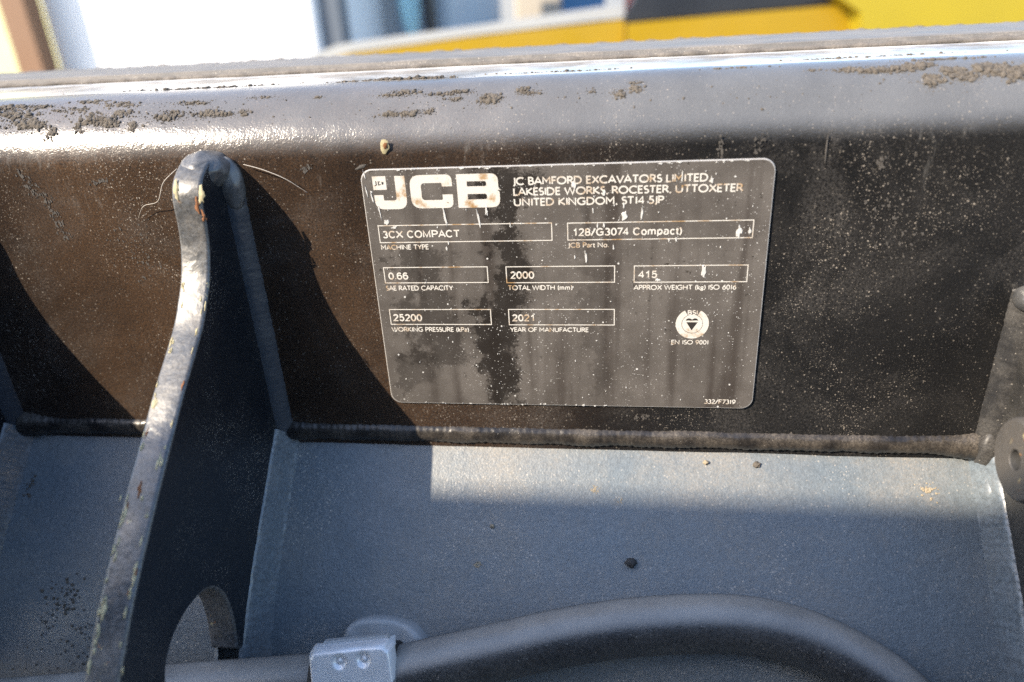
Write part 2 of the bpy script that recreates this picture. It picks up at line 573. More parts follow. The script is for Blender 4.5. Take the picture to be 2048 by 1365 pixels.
def fillet(path, rad, mat, root, ripple=0.00016):
    v, f = tube_data([Vector(p) for p in path], rad, 22, amp=0.00035, sc=330, ripple=ripple, pitch=0.003)
    return link('weld_bead', v, f, mat, root)


GX0, GX1 = -0.1395, -0.1280
FP = smooth_prof(FRONT, 4)
NP = smooth_prof(NOTCH, 3)
POLY = FP + NP + REAR


def wedge(xx, sx, root, tall=0.0122, wide=0.0062, mat='weld_clean'):
    """Fillet between an upright plate and the sloping shell: a broad flat bead with rippled toes."""
    sec = [(-0.0012, tall + 0.0008), (0.0004, tall), (0.0010, tall * 0.93), (0.0016, tall * 0.82), (0.0028, tall * 0.6), (0.0041, tall * 0.36), (0.0052, tall * 0.17),
           (wide, 0.0006), (wide + 0.0004, 0.0), (wide + 0.0008, -0.0010)]
    v, f = [], []
    n = 130
    for i in range(n + 1):
        y = 0.002 - 0.066 * i / n
        base = Vector((xx, y, shell_at(y)))
        nn = shell_n(min(y, -0.001))
        s_ = i * 0.00075
        for a, h in sec:
            d = 0.00007 * math.sin(2 * math.pi * s_ / 0.0027 + 260 * a + 3 * n3(s_, 0, 0, 150)) + 0.00035 * n3(s_, a * 3, h * 3, 110) + 0.0003 * n3(s_, a * 6, h * 6, 420)
            v.append(base + Vector((sx * (a + d * 0.7), 0, 0)) + nn * (h + d * 0.7))
    m_ = len(sec)
    for i in range(n):
        for k in range(m_ - 1):
            q = (i * m_ + k, i * m_ + k + 1, (i + 1) * m_ + k + 1, (i + 1) * m_ + k)
            f.append(q if sx < 0 else q[::-1])
    return link('weld_bead', v, f, mat, root)


def gusset(dx):
    g = slab('gusset', POLY, GX0 + dx, GX1 + dx, bucket)
    c, L = 0.0042, 0.0055
    rr = math.hypot(L + c, c)
    fillet(line((GX1 + dx - c, c, 0.046), (GX1 + dx - c, c, -0.07), 90), rr, 'gusset_weld', g)
    fillet(line((GX0 + dx + c, c, 0.046), (GX0 + dx + c, c, -0.07), 90), rr, 'gusset_weld', g)
    for sx, xx in ((1, GX1 + dx), (-1, GX0 + dx)):
        wedge(xx, sx, g)
    mx = (GX0 + GX1) / 2 + dx
    parts = [blob_data((mx, -0.0040, 0.0520), 0.0092, 0.0118, 0.0072, 0.10, 1.5, 4, seed=2.0),
             blob_data((mx + 0.0062, -0.001, 0.0455), 0.0058, 0.0052, 0.0105, 0.10, 1.2, 4, seed=5.0),
             blob_data((mx - 0.0062, -0.001, 0.0455), 0.0055, 0.0052, 0.0105, 0.10, 1.2, 4, seed=8.0)]
    v, f = join(parts)
    link('nose_weld', v, f, 'nose', g)
    return g


M['gusset_weld'] = paint('gusset_weld_paint', (0.036, 0.047, 0.063), (0.24, 0.22, 0.19), 0.0, 0.07, rough=0.33, dust_scale=60,
                         peel=0.6, peel_scale=600, speck=0.15)
g1 = gusset(0.0)
g0 = gusset(-0.1335)
g1['label'] = 'tall gusset left of the data plate with chipped front edge'
g0['label'] = 'gusset at the left edge of the picture'

# right bracket with tapped boss
BR = [(0.001, -0.002), (-0.006, -0.003), (-0.016, -0.009), (-0.030, -0.018), (-0.060, -0.034), (-0.100, -0.058), (-0.130, -0.088), (-0.135, -0.13), (-0.11, -0.15),
      (-0.0645, -0.149), (-0.0555, -0.131), (-0.0439, -0.1168), (-0.0275, -0.0997), (-0.0087, -0.0813), (0.001, -0.073)]
br = slab('bracket', BR, 0.1665, 0.1795, bucket, ('bracket', 'cut'))
br['label'] = 'bracket plate at the right edge with a round drilled boss'
c, L = 0.0048, 0.0056
rr = math.hypot(L + c, c)
fillet(line((0.1665 + c, c, 0.001), (0.1665 + c, c, -0.072), 60), rr, 'weld_grey', br)
wedge(0.1665, -1, br, 0.010, 0.0055)
for bd, mt in ((blob_data((0.171, -0.004, -0.0015), 0.0105, 0.008, 0.006, 0.12, 1.3, 3, seed=1.5), 'nose'),
               (blob_data((0.1652, -0.0090, -0.0805), 0.0040, 0.0070, 0.0070, 0.2, 1.5, 3, seed=4.0), 'weld_clean'),
               (blob_data((0.1650, -0.0030, -0.0660), 0.0040, 0.0045, 0.0085, 0.2, 1.5, 3, seed=6.0), 'weld_grey')):
    link('nose_weld', bd[0], bd[1], mt, br)


def boss(root):
    cy, cz, r, rh = -0.0462, -0.0412, 0.0142, 0.0033
    prof_ = [(0.1672, r), (0.1522, r), (0.1508, r - 0.0005), (0.1500, r - 0.0014), (0.1500, rh + 0.0004), (0.1504, rh), (0.162, rh), (0.162, 0.0001)]
    prof2 = []
    for a, b in zip(prof_, prof_[1:]):
        for k in range(3):
            prof2.append((a[0] + (b[0] - a[0]) * k / 3, a[1] + (b[1] - a[1]) * k / 3))
    prof2.append(prof_[-1])
    seg = 56
    v, f = [], []
    for x, q in prof2:
        for k in range(seg):
            w = 2 * math.pi * k / seg
            d = 0.00012 * n3(x, math.cos(w), math.sin(w), 9) if q > 0.004 else 0
            v.append((x + d, cy + (q + d) * math.cos(w), cz + (q + d) * math.sin(w)))
    for i in range(len(prof2) - 1):
        for k in range(seg):
            k2 = (k + 1) % seg
            f.append((i * seg + k, (i + 1) * seg + k, (i + 1) * seg + k2, i * seg + k2))
    o = link('drilled_boss', v, f, ['boss', 'dark_stone'], root)
    for p in o.data.polygons:
        if p.center.x > 0.1503 and math.hypot(p.center.y - cy, p.center.z - cz) < rh + 0.0003:
            p.material_index = 1
    o.data.set_sharp_from_angle(angle=R(40))
    return o


boss(br)

# lug welded to the shell behind the pipe clamp -----------------------
LUG = [(-0.0885, -0.062), (-0.0887, -0.0565), (-0.0865, -0.0525), (-0.081, -0.0508), (-0.0745, -0.0503), (-0.0675, -0.0507), (-0.0607, -0.0519),
       (-0.0562, -0.0541), (-0.0532, -0.0575), (-0.0535, -0.0625)]


def lug():
    """A flame-cut tab standing a few millimetres proud of the shell."""
    rim = smooth_prof(LUG, 4)
    cx = sum(p[0] for p in rim) / len(rim)
    v, f = [], []
    rows = [(1.05, -0.001), (1.04, 0.0016), (1.02, 0.0050), (0.995, 0.0060), (0.96, 0.0064), (0.9, 0.0064), (0.8, 0.0062), (0.6, 0.0062), (0.3, 0.006), (0.02, 0.006)]
    for k, h in rows:
        for x, y in rim:
            yy = -0.0625 + (y + 0.0625) * k
            xx = cx + (x - cx) * k
            n = shell_n(yy)
            hh = h + (0.0012 * n3(xx, yy, 0, 160) + 0.0007 * n3(xx, yy, 3, 420)) * (1 if h > 0.003 else 0.3)
            v.append(Vector((xx, yy, shell_at(yy))) + n * hh)
    n = len(rim)
    for i in range(len(rows) - 1):
        for k in range(n - 1):
            f.append((i * n + k, i * n + k + 1, (i + 1) * n + k + 1, (i + 1) * n + k))
    o = link('clamp_lug', v, f, 'lug', bucket)
    o.data.set_sharp_from_angle(angle=R(38))
    return o


lug()

# ------------------------------------------------------------------ chips, scuffs, fibres (metric positions on the face: x, z)
def patch_data(c, ex, ez, ax_u, ax_v, nrm, h=0.00012, n=26, amp=0.35, seed=0.0, ang=0.0):
    """An irregular flake lying on a surface, a little proud of it."""
    ring, mid = [], []
    for k in range(n):
        w = 2 * math.pi * k / n
        r = 1 + amp * noise.noise(Vector((math.cos(w) * 1.6 + seed, math.sin(w) * 1.6 - seed, seed))) + amp * 0.5 * noise.noise(Vector((math.cos(w) * 5 + seed, math.sin(w) * 5, seed * 2)))
        a, b = ex * r * math.cos(w), ez * r * math.sin(w)
        a, b = a * math.cos(ang) - b * math.sin(ang), a * math.sin(ang) + b * math.cos(ang)
        ring.append(Vector(c) + ax_u * a + ax_v * b + nrm * (-0.00006))
        mid.append(Vector(c) + ax_u * a * 0.9 + ax_v * b * 0.9 + nrm * h)
    v = ring + mid
    f = [(k, (k + 1) % n, n + (k + 1) % n, n + k) for k in range(n)] + [tuple(range(n, 2 * n))]
    return v, f


UX, UZ, NF = Vector((1, 0, 0)), Vector((0, 0, 1)), Vector((0, -1, 0))


def face_chip(x, z, ex, ez, mat, ang=0.0, seed=0.0, y=-0.00015, h=0.00003, name='paint_chip'):
    v, f = patch_data((x, y, z), ex, ez, UX, UZ, NF, h, 26, 0.4, seed, ang)
    return link(name, v, f, mat, bucket)


face_chip(-0.0644, 0.0583, 0.0016, 0.0027, 'primer', -0.2, 1.0)
face_chip(-0.0640, 0.0584, 0.0008, 0.0013, 'rust', -0.1, 2.0, y=-0.0004)
face_chip(-0.0745, 0.0508, 0.0025, 0.0006, 'chalk', 0.35, 3.0)


def scuff(x, z, ln, wd, ang, n, seed):
    """Broken chalky rub mark: a trail of small flakes on the face."""
    rs = random.Random(seed)
    parts = []
    for k in range(n):
        a, b = rs.uniform(-1, 1) * ln, rs.gauss(0, .5) * wd
        px, pz = x + b * math.cos(ang) - a * math.sin(ang), z + b * math.sin(ang) + a * math.cos(ang)
        r = rs.uniform(.0001, .00045)
        parts.append(patch_data((px, -0.00012 - k * 4e-7, pz), r, r * rs.uniform(.8, 2.2), UX, UZ, NF, 0.00003, 9, 1.2, k * 1.7 + seed, ang))
    v, f = join(parts)
    o = link('scuff', v, f, 'chalk', bucket, False)
    o['kind'] = 'stuff'
    return o


scuff(-0.2065, 0.0345, 0.010, 0.0022, 0.22, 90, 1)
scuff(-0.2140, 0.0480, 0.006, 0.0030, 0.5, 50, 2)
scuff(-0.1830, 0.0480, 0.0005, 0.004, 0.1, 22, 3)
scuff(0.1095, 0.0470, 0.0018, 0.0014, 0.2, 40, 4)
scuff(0.1180, 0.0250, 0.012, 0.009, 0.3, 70, 5)
scuff(0.0560, 0.0545, 0.004, 0.0010, 0.05, 22, 6)
scuff(0.0690, 0.0555, 0.004, 0.0018, -0.1, 24, 7)
scuff(-0.0960, 0.0510, 0.0010, 0.0040, 0.3, 24, 8)
scuff(-0.1750, 0.0180, 0.012, 0.016, 0.3, 60, 9)
scuff(0.0300, -0.0550, 0.0012, 0.006, 0.0, 26, 10)
face_chip(0.0912, 0.0527, 0.0003, 0.0045, 'chalk', 0.02, 8.0)

def fibre(pts, label, r=0.00014):
    o = tube('dry_fibre', catmull(pts, 10), lambda t: r * (0.6 + 0.6 * math.sin(math.pi * min(1, t * 1.1 + 0.1)) ** 0.5 if t < 0.9 else 0.5), 'fibre', seg=6)
    return tag(o, label, 'fibre', 'dry fibres clinging to the steel')


rc = random.Random(21)


def edge_chip(i, side, ln, wd, mat, seed, g, dx=0.0):
    """Flake on the front edge of a gusset, near its right (+1) or left (-1) arris."""
    y, z = FP[i]
    y2, z2 = FP[i + 1]
    tv = Vector((0, y2 - y, z2 - z)).normalized()
    nv = Vector((0, tv.z, -tv.y))
    if nv.y > 0:
        nv = -nv
    x = (GX1 - 0.0014 if side > 0 else GX0 + 0.0014) + dx + rc.uniform(-.0007, .0007) * (1 if rc.random() < .8 else 5) - side * wd * 0.5
    v, f = patch_data(Vector((x, y, z)) + nv * 0.00004, wd, ln, UX, tv, nv, 0.00009, 16, 1.1, seed)
    return link('paint_chip', v, f, mat, g)


EC = [(17, 1, .0032, .0010, 'primer'), (19, 1, .0024, .0008, 'rust'), (22, 1, .0016, .0010, 'rust'), (15, -1, .0026, .0011, 'primer')]
for k in range(64):
    i = int(rc.triangular(24, 78, 66))
    side = rc.choice((1, -1, -1))
    big = rc.random() < 0.2
    EC.append((i, side, rc.uniform(.0009, .0022) * (1.6 if big else 0.8), rc.uniform(.0002, .0005) * (1.8 if big else 1.0), 'rust' if rc.random() < .13 else 'primer'))
for k, (i, side, ln, wd, mat) in enumerate(EC):
    edge_chip(i, side, ln, wd, mat, k * 2.3 + 1, g1)

# ------------------------------------------------------------------ data plate
plate = empty('data_plate', (0, 0, -0.05), 'grey metal data plate with white lettering on the black beam face', 'data plate')
PW, PH, PRAD, PT = 0.0750, 0.0500, 0.0045, 0.0009


def plate_mesh():
    pts = []
    for cx, cz, a0 in ((PW - PRAD, PH - PRAD, 0), (-PW + PRAD, PH - PRAD, 90), (-PW + PRAD, -PH + PRAD, 180), (PW - PRAD, -PH + PRAD, 270)):
        for k in range(11):
            a = R(a0 + 9 * k)
            pts.append((cx + PRAD * math.cos(a), cz + PRAD * math.sin(a)))
    n = len(pts)
    v, f, mi = [], [], []
    for ins, y in ((0, 0.0002), (0, -PT + 0.00022), (0.00012, -PT + 0.00006), (0.00035, -PT)):
        for x, z in pts:
            l = math.hypot(x, z)
            sx = (PW - ins) / PW
            sz = (PH - ins) / PH
            v.append((x * sx, y, z * sz))
    for i in range(3):
        for k in range(n):
            k2 = (k + 1) % n
            f.append((i * n + k, i * n + k2, (i + 1) * n + k2, (i + 1) * n + k))
            mi.append(1)
    f.append(tuple(3 * n + k for k in range(n)))
    mi.append(0)
    o = link('plate', v, f, ['plate', 'edge'], plate, smooth=False)
    for p, q in zip(o.data.polygons, mi):
        p.material_index = q
    return o


plate_mesh()
YP = -PT - 0.00004      # printed layer


def flat(name, polys, mat='print', y=YP, root=plate):
    """Flat shapes on the plate; each polygon (x, z in mm) a hair above the last so that none is coplanar."""
    bm = bmesh.new()
    for i, poly in enumerate(polys):
        vs_ = [bm.verts.new((x / 1000, y - i * 3e-7, z / 1000)) for x, z in poly]
        try:
            fc = bm.faces.new(vs_)
        except ValueError:
            continue
        fc.normal_update()
        if fc.normal.y > 0:
            fc.normal_flip()
    bmesh.ops.triangulate(bm, faces=[q for q in bm.faces if len(q.verts) > 4])
    me = bpy.data.meshes.new(name)
    bm.to_mesh(me)
    bm.free()
    return link_mesh(name, me, mat, root, False)


def arc(cx, cy, rx, ry, a0, a1, n=None):
    n = n or max(4, int(abs(a1 - a0) / 15))
    return [(cx + rx * math.cos(R(a0 + (a1 - a0) * k / n)), cy + ry * math.sin(R(a0 + (a1 - a0) * k / n))) for k in range(n + 1)]


# humanist capitals drawn as strokes: width, strokes (cap height 1)
GL = {
 'A': (.76, [[(.0, 0), (.37, 1), (.74, 0)], [(.14, .32), (.60, .32)]]),
 'B': (.60, [[(.06, 0), (.06, 1), (.27, 1)] + arc(.27, .76, .21, .24, 80, -90) + [(.06, .52)], [(.06, .52), (.3, .52)] + arc(.3, .26, .24, .26, 80, -90) + [(.06, 0)]]),
 'C': (.82, [arc(.48, .5, .44, .5, 48, 312, 18)]),
 'D': (.82, [[(.06, 0), (.06, 1), (.28, 1)] + arc(.28, .5, .46, .5, 80, -90) + [(.06, 0)]]),
 'E': (.54, [[(.48, 1), (.06, 1), (.06, 0), (.48, 0)], [(.06, .52), (.44, .52)]]),
 'F': (.52, [[(.48, 1), (.06, 1), (.06, 0)], [(.06, .52), (.43, .52)]]),
 'G': (.86, [arc(.48, .5, .44, .5, 48, 320, 18) + [(.79, .12), (.79, .46), (.54, .46)]]),
 'H': (.80, [[(.06, 0), (.06, 1)], [(.70, 0), (.70, 1)], [(.06, .52), (.70, .52)]]),
 'I': (.24, [[(.11, 0), (.11, 1)]]),
 'J': (.30, [[(.18, 1), (.18, .05), (.14, -.1), (.02, -.17)]]),
 'K': (.68, [[(.06, 0), (.06, 1)], [(.60, 1), (.10, .52), (.66, 0)]]),
 'L': (.50, [[(.06, 1), (.06, 0), (.48, 0)]]),
 'M': (.88, [[(.06, 0), (.06, 1), (.42, .38), (.78, 1), (.78, 0)]]),
 'N': (.82, [[(.06, 0), (.06, 1), (.72, 0), (.72, 1)]]),
 'O': (.96, [arc(.47, .5, .44, .5, 0, 360, 26)]),
 'P': (.58, [[(.06, 0), (.06, 1), (.27, 1)] + arc(.27, .74, .25, .26, 80, -90) + [(.06, .48)]]),
 'R': (.64, [[(.06, 0), (.06, 1), (.27, 1)] + arc(.27, .75, .24, .25, 80, -90) + [(.06, .5)], [(.28, .5), (.62, 0)]]),
 'S': (.52, [arc(.26, .75, .19, .25, 40, 250) + arc(.25, .26, .22, .26, 70, -140)]),
 'T': (.66, [[(.02, 1), (.62, 1)], [(.32, 1), (.32, 0)]]),
 'U': (.78, [[(.06, 1), (.06, .33)] + arc(.37, .33, .31, .33, 190, 350) + [(.68, 1)]]),
 'V': (.70, [[(.0, 1), (.35, 0), (.70, 1)]]),
 'W': (1.10, [[(.0, 1), (.28, 0), (.55, .95), (.82, 0), (1.10, 1)]]),
 'X': (.72, [[(.02, 0), (.68, 1)], [(.04, 1), (.70, 0)]]),
 'Y': (.66, [[(.0, 1), (.32, .46), (.64, 1)], [(.32, .46), (.32, 0)]]),
 '0': (.58, [arc(.28, .5, .23, .5, 0, 360, 22)]),
 '1': (.34, [[(.17, 0), (.17, 1)]]),
 '2': (.54, [arc(.25, .74, .21, .26, 150, -30) + [(.05, 0), (.50, 0)]]),
 '3': (.52, [arc(.22, .75, .20, .25, 130, -80), arc(.22, .27, .24, .27, 80, -140)]),
 '4': (.60, [[(.42, 0), (.42, 1), (.02, .28), (.56, .28)]]),
 '5': (.54, [[(.44, 1), (.14, 1), (.10, .58)] + arc(.22, .3, .24, .3, 100, -140)]),
 '6': (.58, [[(.44, 1), (.2, .72)] + arc(.29, .31, .23, .31, 150, 510, 20)]),
 '7': (.52, [[(.02, 1), (.48, 1), (.16, 0)]]),
 '9': (.58, [arc(.28, .69, .23, .31, 0, 360, 20), [(.49, .6), (.38, .25), (.14, 0)]]),
 'a': (.46, [arc(.21, .45, .17, .2, 140, 0) + [(.38, 0)], arc(.21, .17, .17, .17, 60, 330)]),
 'r': (.36, [[(.07, 0), (.07, .65)], arc(.27, .38, .2, .27, 165, 75)]),
 't': (.34, [[(.14, .85), (.14, .12), (.22, 0), (.32, .02)], [(.02, .63), (.32, .63)]]),
 'o': (.56, [arc(.27, .32, .23, .33, 0, 360, 20)]),
 'm': (.88, [[(.07, 0), (.07, .65)], [(.07, .5)] + arc(.24, .45, .17, .2, 150, 0) + [(.41, 0)], [(.41, .5)] + arc(.58, .45, .17, .2, 150, 0) + [(.75, 0)]]),
 'k': (.50, [[(.07, 0), (.07, 1.05)], [(.42, .64), (.1, .34), (.47, 0)]]),
 'g': (.50, [arc(.23, .42, .18, .21, 0, 360, 18), arc(.23, -.08, .2, .16, 0, 360, 18), [(.3, .6), (.46, .66)]]),
 '(': (.30, [arc(.34, .42, .26, .62, 115, 245)]),
 ')': (.30, [arc(-.06, .42, .26, .62, 65, -65)]),
 ',': (.22, [[(.12, .08), (.06, -.14)]]),
 '.': (.22, [[(.1, .0), (.1, .1)]]),
 '/': (.46, [[(.0, -.05), (.42, 1.05)]]),
 ' ': (.34, []),
}


def ribbon(pts, w):
    """Outline of a stroke as quads, mitred at its corners."""
    n = len(pts)
    closed = n > 3 and math.hypot(pts[0][0] - pts[-1][0], pts[0][1] - pts[-1][1]) < 1e-4
    L, Rr = [], []
    for i in range(n):
        if closed:
            a, b, c = pts[(i - 1) % (n - 1)] if i else pts[n - 2], pts[i], pts[(i + 1) % (n - 1)] if i < n - 1 else pts[1]
        else:
            a, b, c = pts[max(0, i - 1)], pts[i], pts[min(n - 1, i + 1)]
        d1 = Vector((b[0] - a[0], b[1] - a[1]))
        d2 = Vector((c[0] - b[0], c[1] - b[1]))
        d1 = d1.normalized() if d1.length > 1e-9 else d2.normalized()
        d2 = d2.normalized() if d2.length > 1e-9 else d1
        t = d1 + d2
        t = t.normalized() if t.length > 1e-6 else d1
        nn = Vector((-t.y, t.x))
        k = min(1.7, 1 / max(0.3, nn.dot(Vector((-d1.y, d1.x)))))
        L.append((b[0] + nn.x * w * k, b[1] + nn.y * w * k))
        Rr.append((b[0] - nn.x * w * k, b[1] - nn.y * w * k))
    return [[L[i], L[i + 1], Rr[i + 1], Rr[i]] for i in range(n - 1)]


def gill(text, x0, x1, z0, cap, weight=0.115, name='lettering', z1=None, glyphs=GL):
    z1 = z0 if z1 is None else z1
    adv = sum(glyphs[ch][0] for ch in text)
    k = (x1 - x0) / adv
    polys = []
    ox = 0.0
    wz = weight * cap / 2
    for ch in text:
        w, st = glyphs[ch]
        for s in st:
            pts = [(x0 + (ox + px * 0.9 + 0.03) * k, z0 + (z1 - z0) * (ox / adv) + wz + py * (cap - 2 * wz)) for px, py in s]
            polys += ribbon(pts, wz)
        ox += w
    return flat(name, polys)


GR = dict(GL)
GR.update({
 'C': (.74, [arc(.38, .5, .32, .5, 40, 320, 18)]),
 'O': (.80, [arc(.40, .5, .34, .5, 0, 360, 26)]),
 'M': (.84, [[(.08, 0), (.08, 1), (.41, .08), (.74, 1), (.74, 0)]]),
 'P': (.68, [[(.08, 0), (.08, 1), (.36, 1)] + arc(.36, .73, .26, .27, 80, -90) + [(.08, .46)]]),
 'A': (.70, [[(.01, 0), (.35, 1), (.69, 0)], [(.13, .33), (.57, .33)]]),
 'T': (.64, [[(.02, 1), (.62, 1)], [(.32, 1), (.32, 0)]]),
 'G': (.80, [arc(.40, .5, .34, .5, 45, 325, 18) + [(.70, .16), (.70, .48), (.42, .48)]]),
 '1': (.56, [[(.12, .74), (.24, .82), (.34, 1), (.34, 0)]]),
 '2': (.58, [arc(.28, .73, .21, .27, 165, -35) + [(.06, 0), (.51, 0)]]),
 '3': (.58, [arc(.26, .76, .19, .24, 150, -90) , arc(.26, .27, .22, .27, 90, -155)]),
 '4': (.58, [[(.40, 0), (.40, 1), (.04, .30), (.54, .30)]]),
 '5': (.58, [[(.47, 1), (.15, 1), (.09, .50)] + arc(.27, .33, .22, .33, 125, -155)]),
 '6': (.58, [arc(.29, .62, .22, .38, 40, 180) + [(.07, .34)] + arc(.29, .32, .22, .32, 180, 520, 22)]),
 '8': (.58, [arc(.28, .75, .19, .25, 0, 360, 20), arc(.28, .27, .22, .27, 0, 360, 20)]),
 'o': (.58, [arc(.28, .36, .22, .36, 0, 360, 20)]),
 'p': (.58, [[(.08, -.25), (.08, .72)], arc(.29, .36, .21, .36, 0, 360, 20)]),
 'c': (.52, [arc(.28, .36, .21, .36, 45, 315, 14)]),
 'a': (.58, [arc(.27, .52, .19, .2, 160, 0) + [(.46, .1), (.50, 0)], arc(.25, .2, .19, .2, 80, 340)]),
 't': (.32, [[(.15, .92), (.15, .14), (.20, .02), (.30, .02)], [(.02, .69), (.29, .69)]]),
 'm': (.86, [[(.08, 0), (.08, .72)], [(.08, .5)] + arc(.25, .5, .17, .22, 150, 0) + [(.42, 0)], [(.42, .5)] + arc(.59, .5, .17, .22, 150, 0) + [(.76, 0)]]),
})


def grotesque(text, x0, x1, z0, cap):
    return gill(text, x0 - 0.2, x1 + 0.25, z0, cap, 0.18, glyphs=GR)


gill('JC BAMFORD EXCAVATORS LIMITED,', -17.4, 53.3, 42.75, 3.05, 0.185, z1=42.45)
gill('LAKESIDE WORKS, ROCESTER, UTTOXETER', -17.5, 64.6, 38.85, 3.05, 0.185, z1=38.55)
gill('UNITED KINGDOM, ST14 5JP', -17.5, 37.3, 34.95, 3.05, 0.185, z1=34.8)
gill('MACHINE TYPE', -70.6, -51.4, 18.7, 2.1, 0.175)
gill('JCB Part No.', 2.3, 17.6, 18.65, 2.05, 0.175)
gill('SAE RATED CAPACITY', -70.8, -43.4, 1.7, 2.15, 0.175)
gill('TOTAL WIDTH (mm)', -21.5, 3.7, 1.65, 2.1, 0.175)
gill('APPROX WEIGHT (kg) ISO 6016', 27.0, 65.0, 1.5, 2.1, 0.175)
gill('WORKING PRESSURE (kPa)', -70.7, -38.4, -16.3, 2.1, 0.175)
gill('YEAR OF MANUFACTURE', -21.6, 9.8, -16.25, 2.05, 0.175)
gill('EN ISO 9001', 41.9, 56.3, -21.4, 2.0, 0.175)
gill('332/F7319', 56.0, 68.4, -48.0, 2.2, 0.175)
for a in (('3CX COMPACT', -69.1, -39.0, 23.35, 3.05), ('128/G3074 Compact)', 4.2, 43.9, 23.15, 3.05), ('0.66', -69.0, -61.2, 6.35, 3.05),
          ('2000', -20.2, -11.1, 6.35, 3.1), ('415', 28.7, 35.6, 6.3, 3.0), ('25200', -69.3, -57.5, -11.65, 3.2), ('2021', -20.4, -11.4, -11.65, 3.1)):
    grotesque(*a)


def box_outline(x0, x1, z0, z1, w=0.36):
    return flat('box_outline', [[(x0, z1), (x1, z1), (x1, z1 - w), (x0, z1 - w)], [(x0, z0 + w), (x1, z0 + w), (x1, z0), (x0, z0)],
                                [(x0, z1 - w), (x0 + w, z1 - w), (x0 + w, z0 + w), (x0, z0 + w)], [(x1 - w, z1 - w), (x1, z1 - w), (x1, z0 + w), (x1 - w, z0 + w)]])


for b in ((-70.8, -3.5, 21.5, 28.6), (2.1, 69.3, 21.5, 28.4), (-70.9, -29.0, 4.8, 11.6), (-22.0, 19.9, 4.6, 11.5), (26.9, 68.7, 4.5, 11.4),
          (-70.8, -28.9, -13.2, -6.3), (-22.0, 19.9, -13.3, -6.3)):
    box_outline(*b)


# maker's logo: J with its small square, C, B
def rnd(pts, rads, n=6):
    out = []
    k = len(pts)
    for i in range(k):
        p, q, r_ = Vector(pts[i - 1]), Vector(pts[i]), Vector(pts[(i + 1) % k])
        rad = rads[i]
        if rad <= 0:
            out.append(tuple(q))
            continue
        a = q + (p - q).normalized() * rad
        b = q + (r_ - q).normalized() * rad
        for s in range(n + 1):
            t = s / n
            out.append(tuple(a * (1 - t) ** 2 + q * 2 * t * (1 - t) + b * t * t))
    return out


flat('logo', [[(-70.5, 47.4), (-65.3, 47.4), (-65.3, 42.3), (-70.5, 42.3)]])
flat('logo', [rnd([(-61.9, 47.35), (-58.0, 47.35), (-58.0, 34.8), (-70.5, 34.8), (-70.5, 40.3), (-66.9, 40.3), (-66.9, 38.2), (-61.9, 38.2)],
                  [0, 0, 3.6, 3.6, 0, 0, .5, 1.0])])
flat('logo', [rnd([(-40.2, 43.0), (-40.2, 47.45), (-56.3, 47.45), (-56.3, 34.9), (-40.2, 34.9), (-40.2, 40.0), (-44.1, 40.0), (-44.1, 38.0), (-52.1, 38.0), (-52.1, 44.4), (-44.1, 44.4), (-44.1, 43.0)],
                  [0, 2.4, 4.0, 4.0, 2.4, 0, 0, .5, 1.4, 1.4, .5, 0])])
Bo = rnd([(-38.4, 47.4), (-22.9, 47.4), (-22.9, 41.3), (-22.5, 41.3), (-22.5, 34.8), (-38.4, 34.8)], [0, 2.9, 1.5, 1.5, 3.1, 0])


def with_holes(name, outer, holes, mat='print', y=YP):
    bm = bmesh.new()
    edges = []
    for ring in [outer] + holes:
        vs_ = [bm.verts.new((x / 1000, y, z / 1000)) for x, z in ring]
        edges += [bm.edges.new((vs_[i], vs_[(i + 1) % len(vs_)])) for i in range(len(vs_))]
    bmesh.ops.triangle_fill(bm, use_beauty=True, use_dissolve=False, edges=edges, normal=(0, -1, 0))
    for q in bm.faces:
        q.normal_update()
        if q.normal.y > 0:
            q.normal_flip()
    me = bpy.data.meshes.new(name)
    bm.to_mesh(me)
    bm.free()
    return link_mesh(name, me, mat, plate, False)


with_holes('logo', Bo, [rnd([(-34.6, 44.65), (-27.3, 44.65), (-27.3, 42.8), (-34.6, 42.8)], [0, .8, .8, 0]), rnd([(-34.6, 39.95), (-27.3, 39.95), (-27.3, 37.9), (-34.6, 37.9)], [0, .9, .9, 0])])
M['ink'] = simple('dark_print', (0.03, 0.027, 0.025), 0.6)
# tiny slanted letters inside the square
flat('logo_detail', [[(x * 0.95 - 4.0 + sh, z * 0.95 + 2.4) for x, z, sh in q] for q in
     ([(-68.9, 45.5, 0), (-68.5, 45.6, 0), (-68.3, 43.9, 0), (-69.3, 43.5, 0), (-69.25, 43.9, 0), (-68.75, 44.1, 0)],
      [(-67.9, 45.4, 0), (-66.9, 45.3, 0), (-66.9, 45.0, 0), (-67.5, 45.05, 0), (-67.4, 44.2, 0), (-66.7, 44.3, 0), (-66.7, 43.95, 0), (-67.8, 43.75, 0)],
      [(-66.4, 45.2, 0), (-65.6, 45.1, 0), (-65.5, 44.2, 0), (-66.3, 44.0, 0)])], 'ink', YP - 0.00003)

# quality mark
cx, cz = 49.55, -12.55
flat('quality_mark', ribbon(arc(cx, cz, 5.15, 5.15, 118, 422, 48), 1.12))
flat('quality_mark', [arc(cx, cz, 3.85, 3.85, 0, 360, 40)[:-1]])
flat('quality_mark', [[(47.3, -11.85), (51.6, -11.85), (49.4, -15.3)], [(47.0, -11.15), (51.8, -11.15), (51.5, -10.6), (50.9, -10.25), (50.2, -10.25), (49.4, -10.75), (48.6, -10.25), (47.9, -10.25), (47.3, -10.6)]], 'ink', YP - 0.00003)
gill('BSI', 47.6, 51.5, -8.75, 1.95, 0.2)

